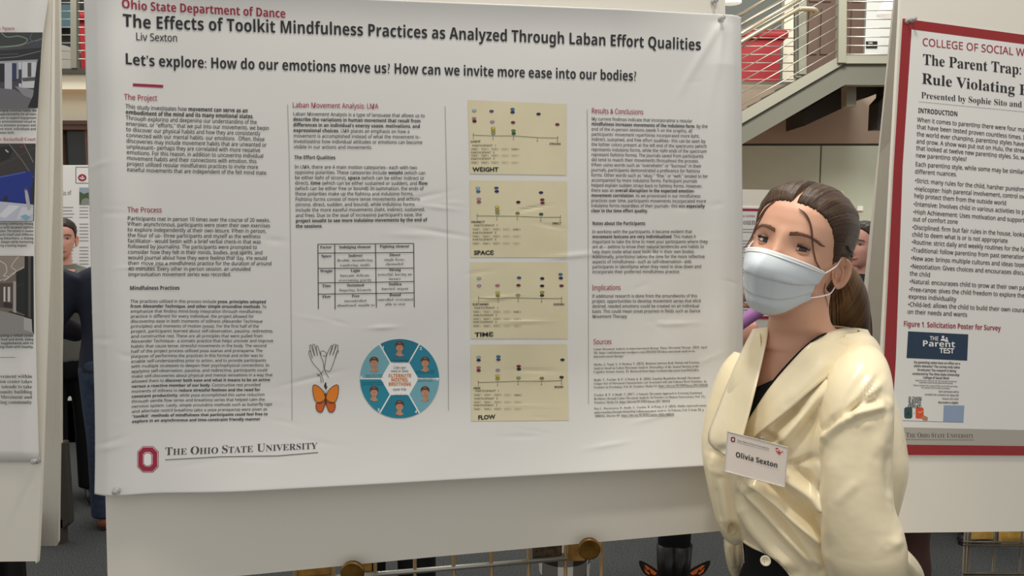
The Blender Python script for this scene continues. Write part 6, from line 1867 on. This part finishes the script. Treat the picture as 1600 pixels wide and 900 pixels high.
out = [(1176, 514, 1.34), (1160, 545, 1.345), (1141, 588, 1.335), (1121, 638, 1.315), (1106, 680, 1.30), (1113, 700, 1.275), (1132, 712, 1.23)]
ribbon('collar', inn, out, blouse, M_satin, lift=.004, puff=.012, folds=[([(1160, 690), (1140, 700), (1112, 704)], -.006, 6)])
# collar fold standing at the near shoulder
ribbon('collar_fold', [(1352, 515, 1.33), (1364, 532, 1.315), (1374, 552, 1.30), (1380, 566, 1.29)], [(1343, 518, 1.26), (1352, 540, 1.235), (1366, 555, 1.225), (1378, 568, 1.25)], blouse, M_satin, lift=.004, puff=.004)
# black camisole in the V and its strap edge
cam_top = [(1205, 592, 0), (1196, 602, 0), (1184, 610, 0), (1172, 620, 0), (1164, 634, 0)]
b = MB()
rows = []
for f in np.linspace(0, 1, 10):
    L0 = np.array([1167, 612]) * (1 - f) + np.array([1154, 694]) * f
    R0 = np.array([1207, 594]) * (1 - f) + np.array([1168, 690]) * f
    rows.append([at(*(L0 * (1 - g_) + R0 * g_), hit(*(L0 * (1 - g_) + R0 * g_), 1.25) + .002) for g_ in np.linspace(0, 1, 10)])
b.rings(rows, cap=False, close=False)
cs = part('camisole', b, M_black, root, smooth=True)
md = cs.modifiers.new('thickness', 'SOLIDIFY'); md.thickness = .001
b = MB(); b.tube(smooth_path([at(x, y, (D if D else hit(x, y)) - .004) for x, y, D in ((1302, 518, 1.238), (1280, 526, None), (1258, 542, None), (1232, 568, None), (1207, 597, None), (1186, 628, None))], 6), .0016, 6)
part('strap', b, M_black, cs, smooth=True)

def sleeve(name, pts, folds, n=96, sub=16, squash=1.0):
    P = smooth_path([np.r_[at(x, y, D), r] for x, y, D, r in pts], sub)
    b = MB(); b.tube([p[:3] for p in P], [(p[3], p[3] * squash) for p in P], n)
    me = b.mesh(name, M_satin, smooth=True)
    fold(me, folds)
    return link(name, me, blouse)
sleeve('sleeve', [(1350, 556, 1.24, .022), (1346, 575, 1.20, .040), (1341, 610, 1.172, .050), (1337, 660, 1.16, .053), (1336, 720, 1.15, .052), (1338, 790, 1.145, .053), (1347, 840, 1.148, .060), (1350, 868, 1.155, .061), (1352, 900, 1.185, .052), (1354, 925, 1.21, .03)],
       [([(1284, 694), (1296, 676), (1318, 658), (1346, 644), (1384, 632)], .011, 7), ([(1284, 680), (1304, 660), (1340, 634), (1380, 620)], -.008, 6), ([(1312, 656), (1338, 624), (1366, 586)], .005, 5), ([(1332, 652), (1358, 618), (1378, 596)], .006, 5), ([(1322, 654), (1350, 618), (1374, 586)], -.004, 4),
        ([(1300, 660), (1322, 612), (1346, 575)], .003, 7), ([(1384, 634), (1380, 670), (1370, 720)], .004, 12), ([(1340, 668), (1356, 664), (1366, 655)], .003, 6), ([(1305, 790), (1322, 770), (1345, 750)], .002, 6), ([(1390, 700), (1388, 740), (1394, 780)], -.004, 8), ([(1412, 838), (1400, 848), (1386, 852)], .004, 8), ([(1300, 700), (1296, 780), (1292, 860)], .003, 14)])
sleeve('forearm_sleeve', [(1378, 872, 1.19, .030), (1398, 884, 1.25, .034), (1412, 905, 1.33, .034), (1400, 925, 1.40, .032), (1360, 930, 1.46, .03), (1330, 925, 1.48, .022)], [([(1403, 866), (1420, 882), (1436, 904)], .006, 5), ([(1398, 872), (1412, 890), (1424, 908)], -.004, 4)], n=48)
sleeve('sleeve', [(1166, 556, 1.375, .022), (1156, 585, 1.375, .036), (1142, 640, 1.375, .043), (1135, 695, 1.365, .044), (1139, 740, 1.35, .042), (1144, 785, 1.335, .036), (1148, 815, 1.33, .031), (1149, 832, 1.335, .024), (1150, 842, 1.345, .012)],
       [([(1112, 730), (1124, 738), (1140, 736)], .004, 6), ([(1126, 745), (1132, 790), (1136, 825)], .005, 6), ([(1120, 760), (1122, 790), (1128, 815)], -.004, 4), ([(1150, 742), (1156, 780), (1160, 820)], .004, 6), ([(1108, 700), (1126, 712), (1146, 716)], -.005, 6)], n=64)
sleeve('forearm_sleeve', [(1149, 828, 1.37, .018), (1146, 850, 1.37, .017), (1147, 872, 1.38, .015), (1152, 895, 1.40, .012), (1175, 912, 1.43, .016), (1230, 915, 1.47, .022), (1280, 915, 1.48, .022)], [([(1140, 845), (1138, 865), (1148, 890)], .004, 4), ([(1152, 845), (1150, 865), (1153, 885)], -.004, 3)], n=40)
# sleeve slit
b = MB()
c = at(1143, 826, 1.292)
b.rings([[c + np.array([.007 * math.cos(q) * f, -.001 - .003 * (1 - f), .010 * math.sin(q) * f]) for q in np.linspace(0, 2 * math.pi, 25)[:-1]] for f in (1.35, 1.0)] + [[c + np.array([.005 * math.cos(q) * f, .006, .008 * math.sin(q) * f]) for q in np.linspace(0, 2 * math.pi, 25)[:-1]] for f in (.8, .05)], cap=False)
part('cuff_slit', b, M_satin_shade, blouse, smooth=True)
# covered buttons and the hem button
for x, y in ((1157.5, 754), (1160.5, 769), (1157.5, 785)):
    b = MB(); D = hit(x, y, 1.25) - .008; b.sphere(at(x, y, D), .0042, 8); part('covered_button', b, M_satin, blouse, smooth=True)
b = MB(); D = hit(1212, 876, 1.2) - .010
c = at(1196, 876, D); ax = np.array([-.25, -1, .25])
b.lathe([(0, .0022), (.0058, .002), (.0068, .0035), (.0082, .003), (.0085, .0015), (.0085, 0), (0, 0)], c, ax, 24)
bt = part('button', b, mat('cream_button', (232, 222, 196), 0.35), blouse, smooth=True)
b = MB()
for q in range(4):
    e = np.array([.0018 * (1 if q % 2 else -1), 0, .0018 * (1 if q > 1 else -1)])
    b.sphere(c + ax / np.linalg.norm(ax) * .0022 + e, .0007, 5)
part('button_hole', b, mat('hole_brown', (120, 100, 74), 0.8), bt)
# hem: rolled edge along the front opening
hp = [(1163, 846), (1178, 855), (1198, 864), (1218, 878), (1234, 896), (1246, 920)]
b = MB(); b.tube(smooth_path([at(x, y, hit(x, y, 1.22) - .002) for x, y in hp], 6), .003, 8); part('hem', b, M_satin, blouse, smooth=True)

# --- trousers and shoes
bs = []
b = MB(); b.rings([pxring(q[0], q[1] + 3, q[2] - 6, q[3], q[4] - .004, 60) for q in TR if q[0] > 835]); bs.append(b)
b = MB(); ell_rings(b, [(hipc[0], 1.29, hipc[2] + .05, .12, .102), (hipc[0], 1.29, hipc[2] - .05, .15, .112), (hipc[0], 1.29, .82, .175, .125), (hipc[0], 1.29, .74, .15, .11)]); bs.append(b)
for sg in (1, -1):
    p = legpts[sg]
    b = MB(); limb(b, [p[0], p[1], p[2], p[3], p[4] - np.array([0, 0, .05])], [.098, .086, .078, .076, .078]); bs.append(b)
link('trousers', remeshed('trousers', bs, .009, 3, [M_black]), root)
for sg in (1, -1):
    a, s2 = shoe_mb(np.array([legpts[sg][5][0], legpts[sg][5][1], 0]), TY)
    so = part('shoe', a, M_shoe, root, smooth=True); part('sole', s2, mat('dark_sole', (24, 22, 20), 0.7), so)

# --- name badge clipped to the blouse
Dm = min(hit(1160, 700, 1.2), hit(1200, 720, 1.2), hit(1228, 745, 1.2)) - .012
bl, br_, tl_, tr_ = at(1132, 736, Dm + .004), at(1226, 761, Dm - .012), at(1137, 674, Dm + .006), at(1231, 699, Dm - .012)
U2 = tr_ - tl_; V2 = bl - tl_
NB = Surf(tl_, U2 / np.linalg.norm(U2), V2 / np.linalg.norm(V2))
if NB.N[1] > 0: NB.N = -NB.N
b = MB(); b.prism([tl_, tr_, br_, bl], -NB.N * .0012)
bad = part('name_badge', b, mat('badge_card', (238, 226, 214), 0.3), None); 
tag(bad, 'white paper name badge pinned to the front of the cream blouse', 'name badge')
b = MB()
for q in ((tl_, tr_), (tr_, br_), (br_, bl), (bl, tl_)):
    b.tube([q[0] + NB.N * .0004, q[1] + NB.N * .0004], .0009, 6)
part('sleeve_rim', b, mat('vinyl_rim', (236, 230, 222), 0.15, trans=0.3), bad)
t = MB()
NB.text(t, 'Olivia Sexton', 1149, 713.6, 1214.3, 731, 11.5, 'b', 0, off=.0004)
NB.smallcaps(t, 'The Ohio State University', 1151.5, 689.2, 1202, 702.4, 4.0, mi=1)
NB.stroke(t, [(1151, 691.2), (1202, 704.6)], .3, 1, .0005)
part('lettering', t, [M_ink, mat('wordmark_ink', (74, 72, 74), 0.6)], bad, fix=False)
t = MB()
def bo(x, y): return 1100 + x / 6.43, 640 + y / 6.43
def oct2(cx_, cy_, w, h, c_): return [bo(cx_ + x, cy_ + y + x * .1) for x, y in ((-w + c_, -h), (w - c_, -h), (w, -h + c_), (w, h - c_), (w - c_, h), (-w + c_, h), (-w, h - c_), (-w, -h + c_))]
NB.poly(t, oct2(291, 300, 21, 25, 7), 0, .0004); NB.poly(t, oct2(291, 300, 9, 13, 4), 1, .0007)
NB.poly(t, [bo(*p) for p in ((718, 408), (742, 420), (776, 424), (772, 438), (758, 444), (772, 452), (742, 450), (750, 440), (732, 430))], 2, .0004)
for x, y, r in ((726, 392, 8), (740, 390, 7), (786, 424, 9), (754, 410, 7)):
    NB.poly(t, [bo(x + r * math.cos(a), y + r * math.sin(a)) for a in np.linspace(0, 6.283, 13)[:-1]], 2, .0005)
NB.poly(t, [bo(786 + 4.5 * math.cos(a), 424 + 4.5 * math.sin(a)) for a in np.linspace(0, 6.283, 13)[:-1]], 1, .0008)
part('emblem', t, [mat('badge_maroon', (124, 34, 48), 0.6), mat('badge_card', (238, 226, 214), 0.3), mat('badge_red', (196, 60, 60), 0.6)], bad, fix=False)
b = MB(); cc_ = at(1191, 687, Dm - .002)
b.tube(smooth_path([at(1183, 688, Dm + .004), at(1189, 684, Dm - .001), at(1193, 685, Dm - .002), at(1197, 692, Dm - .002)], 4), .0014, 8); b.sphere(at(1192, 684, Dm), .0024, 6)
part('clip', b, M_steel, bad, smooth=True)
bpy.data.meshes.remove(me_full)

# ------------------------------------------------------------------ people behind the boards
M_blazer = mat('grey_blazer', (112, 112, 106), 0.85)
M_navy = mat('navy_knit', (20, 26, 44), 0.85, bump=(120, .3, .003))
M_jean = mat('dark_denim', (34, 46, 66), 0.8, noise=(60, (46, 60, 84)))
M_boot = mat('brown_leather', (112, 62, 34), 0.45)
p = at(104, 374, 4.2)
r, Mx, HMx = figure('person', 'smiling woman with dark hair and grey blazer in the gap between left boards', p[0] - .03, 4.2, math.radians(-38), H=p[2] + .108 * 1.0, hair=M_hair_dk, top=M_blazer, legs=M_black, shoes=M_shoe, head_yaw=math.radians(-30))
def chest(Mx, r, name, m, rows):
    b = MB(); b.rings([[(Mx @ np.array([x, y, z, 1]))[:3] for x, y, z in row] for row in rows], cap=False, close=False)
    o = part(name, b, m, r, smooth=True); md = o.modifiers.new('thickness', 'SOLIDIFY'); md.thickness = .004
    return o
chest(Mx, r, 'collar_skin', M_skin2, [[(-.05, .10, 1.375), (0, .098, 1.375), (.05, .10, 1.375)], [(-.03, .124, 1.31), (0, .128, 1.31), (.03, .124, 1.31)], [(-.006, .138, 1.23), (0, .14, 1.23), (.006, .138, 1.23)]])
for sg in (1, -1):
    chest(Mx, r, 'lapel', M_blazer, [[(sg * .05, .088, 1.385), (sg * .085, .075, 1.37)], [(sg * .045, .126, 1.32), (sg * .085, .118, 1.30)], [(sg * .012, .145, 1.22), (sg * .05, .142, 1.22)]])
q = at(177, 430, 3.85)
r, Mx, _ = figure('person', 'person in navy sweater, dark jeans and brown boots, back turned, in the left gap', q[0], 3.85, math.radians(165), H=1.60, hair=M_hair_dk, top=M_navy, legs=M_jean, shoes=M_boot, boot=.12, wide=1.2,
    arms=[((.17, -.01, 1.33), (.29, -.02, 1.10), (.22, .16, 1.02)), ((-.17, -.01, 1.33), (-.24, -.04, 1.08), (-.18, .16, .95))])
# legs and clothes seen under the large board
f1 = np.array([at(612, 890, 2.75)[0], 2.75])
figure('person', 'person in black trousers standing behind the large board, seen below its edge left', f1[0], f1[1], math.radians(170), H=1.70, top=M_black, legs=M_black, shoes=M_shoe)
M_plaid = bpy.data.materials.new('plaid'); M_plaid.use_nodes = True
nt = M_plaid.node_tree; pb_ = nt.nodes['Principled BSDF']; pb_.inputs['Roughness'].default_value = .85
tc = nt.nodes.new('ShaderNodeTexCoord'); sep = nt.nodes.new('ShaderNodeSeparateXYZ'); nt.links.new(tc.outputs['Object'], sep.inputs[0])
acc = None
for ax_i in (0, 2):
    m1 = nt.nodes.new('ShaderNodeMath'); m1.operation = 'MULTIPLY'; m1.inputs[1].default_value = 11.0
    m2 = nt.nodes.new('ShaderNodeMath'); m2.operation = 'FRACT'
    m3 = nt.nodes.new('ShaderNodeMath'); m3.operation = 'GREATER_THAN'; m3.inputs[1].default_value = .5
    nt.links.new(sep.outputs[ax_i], m1.inputs[0]); nt.links.new(m1.outputs[0], m2.inputs[0]); nt.links.new(m2.outputs[0], m3.inputs[0])
    if acc is None: acc = m3.outputs[0]
    else:
        mm = nt.nodes.new('ShaderNodeMath'); mm.operation = 'ADD'; nt.links.new(acc, mm.inputs[0]); nt.links.new(m3.outputs[0], mm.inputs[1]); acc = mm.outputs[0]
hv = nt.nodes.new('ShaderNodeMath'); hv.operation = 'MULTIPLY'; hv.inputs[1].default_value = .5
rp_ = nt.nodes.new('ShaderNodeValToRGB'); rp_.color_ramp.interpolation = 'CONSTANT'
rp_.color_ramp.elements[0].color = lin((24, 24, 26)); rp_.color_ramp.elements[1].color = lin((206, 200, 194)); rp_.color_ramp.elements[1].position = .75
e_ = rp_.color_ramp.elements.new(.25); e_.color = lin((108, 104, 100))
nt.links.new(acc, hv.inputs[0]); nt.links.new(hv.outputs[0], rp_.inputs[0]); nt.links.new(rp_.outputs[0], pb_.inputs['Base Color'])
# black boots with butterfly wings
f3 = on_floor(1052, 930)
r3, Mx3, _ = figure('person', 'person in black trousers and boots with orange butterflies, behind the large board', f3[0] - .1 * 0, f3[1], math.radians(8), H=1.62, top=M_black, legs=M_black, shoes=M_shoe, boot=.22, stance=.028, slim=.62)
M_bo, M_bk = mat('monarch_orange', (226, 108, 30), 0.6), mat('monarch_black', (20, 16, 14), 0.6)
for sg in (1, -1):
    base = at(1052 + sg * 22, 892, f3[1] - .085)
    k_ = (f3[1] - .085) / FPX
    def bw(x, y): return base + np.array([sg * x * k_, -.02 * (x / 30), -y * k_])
    t = MB()
    o1 = smooth_path([bw(0, 6), bw(4, -2), bw(14, -10), bw(26, -18), bw(34, -21), bw(33, -12), bw(25, 2), bw(12, 9), bw(0, 6)], 5)[:-1]
    o2 = smooth_path([bw(0, 8), bw(12, 9), bw(22, 8), bw(24, 16), bw(16, 24), bw(6, 20), bw(0, 8)], 5)[:-1]
    for oo in (o1, o2):
        t.prism(oo, (0, .002, 0), 0)
        c_ = sum(oo) / len(oo)
    for cells in ([(4, 3), (12, -4), (18, -8), (14, 2), (8, 6)], [(15, -6), (22, -12), (26, -13), (20, -4)], [(16, 2), (21, -3), (26, -9), (24, -2), (18, 4)], [(4, 10), (11, 11), (12, 17), (6, 16)], [(13, 11), (20, 10), (21, 15), (14, 19)]):
        t.prism([bw(*q) + np.array([0, -.003, 0]) for q in cells], (0, .0015, 0), 1)
    part('butterfly', t, [M_bk, M_bo], r3)
# bare calf behind the right board
f4 = np.array([at(1440, 860, 2.45)[0], 2.45])
M_tight = mat('brown_tights', (72, 44, 36), 0.6)
figure('person', 'person in brown tights and a black dress behind the red-bordered poster board', f4[0] + .035, f4[1] + .22, math.radians(85), H=1.62, top=M_black, skirt=(M_black, .80), shoes=M_shoe, skin=M_tight, stance=.085, arms=[((.17, -.01, 1.33), (.19, .05, 1.08), (.08, .22, 1.15)), ((-.17, -.01, 1.33), (-.19, .05, 1.08), (-.08, .22, 1.10))])
# feet beyond the right grid stand
f5 = on_floor(1552, 868)
figure('person', 'person in black trousers and black shoes beyond the right grid stand', f5[0] + .05, f5[1] + .3, math.radians(60), H=1.7, top=M_black, legs=M_black, shoes=M_shoe)
# two heads in the far right gap
for px_, yy, Y, yw, nm, hr, cl in ((1334, 384, 4.0, 200, 'man with short brown hair, back turned, right of the ponytail', M_hair, M_black), (1353, 384, 3.7, 60, 'dark-haired person facing left beside the right rear board', M_hair_dk, M_navy)):
    p = at(px_, yy, Y)
    figure('person', nm, p[0], Y, math.radians(yw), H=p[2] + .11, hair=hr, hair_table=[.078, .077, .073, .062, .050, .030, .0, -.02, -.01, .0, -.03, -.05, -.06, -.06], top=cl, legs=M_jean, shoes=M_shoe)
# person holding a purple paper tube behind the edge of the large poster
r, Mx, _ = figure('person', 'person in plaid trousers behind the large poster, one hand on a purple tube', .172, 2.36, math.radians(-80), H=1.62, hair=M_hair_dk, hair_long=.22, top=M_black, legs=M_plaid, shoes=M_shoe, stance=.07, curl=1.15,
    arms=[((.17, -.01, 1.33), (.19, .22, 1.30), (.12, .47, 1.375)), ((-.17, -.01, 1.33), (-.19, .225, 1.22), (-.165, .462, 1.268))])
c0, c1_ = at(1160, 503, 2.06), at(1190, 482, 2.06)
b = MB(); ax_ = (c1_ - c0) / np.linalg.norm(c1_ - c0); ln_ = np.linalg.norm(c1_ - c0)
b.lathe([(.001, -.06), (.018, -.06), (.018, ln_), (.0165, ln_), (.0165, ln_ - .08), (.001, ln_ - .08)], c0, ax_, 24)
o = part('paper_tube', b, mat('purple_paper', (168, 112, 178), 0.5), None, smooth=False)
tag(o, 'purple rolled paper tube held beside the right edge of the large poster', 'paper tube')
bpy.data.objects.remove(_to)
GROUPS = {'push_pin': 'clear push pins on the boards', 'foam_board': 'white foam display boards', 'research_poster': 'research posters on the boards', 'person': 'people at the poster session', 'grid_stand': 'wire grid stands under the boards',
          'red_counter': 'red counters upstairs', 'pendant_lamp': 'white pendant lamps upstairs', 'stair_railing': 'stair handrails and cables'}
for o in COL.objects:
    k = o.name.split('.')[0]
    if o.parent is None and k in GROUPS and o.get('label'):
        o['group'] = GROUPS[k]
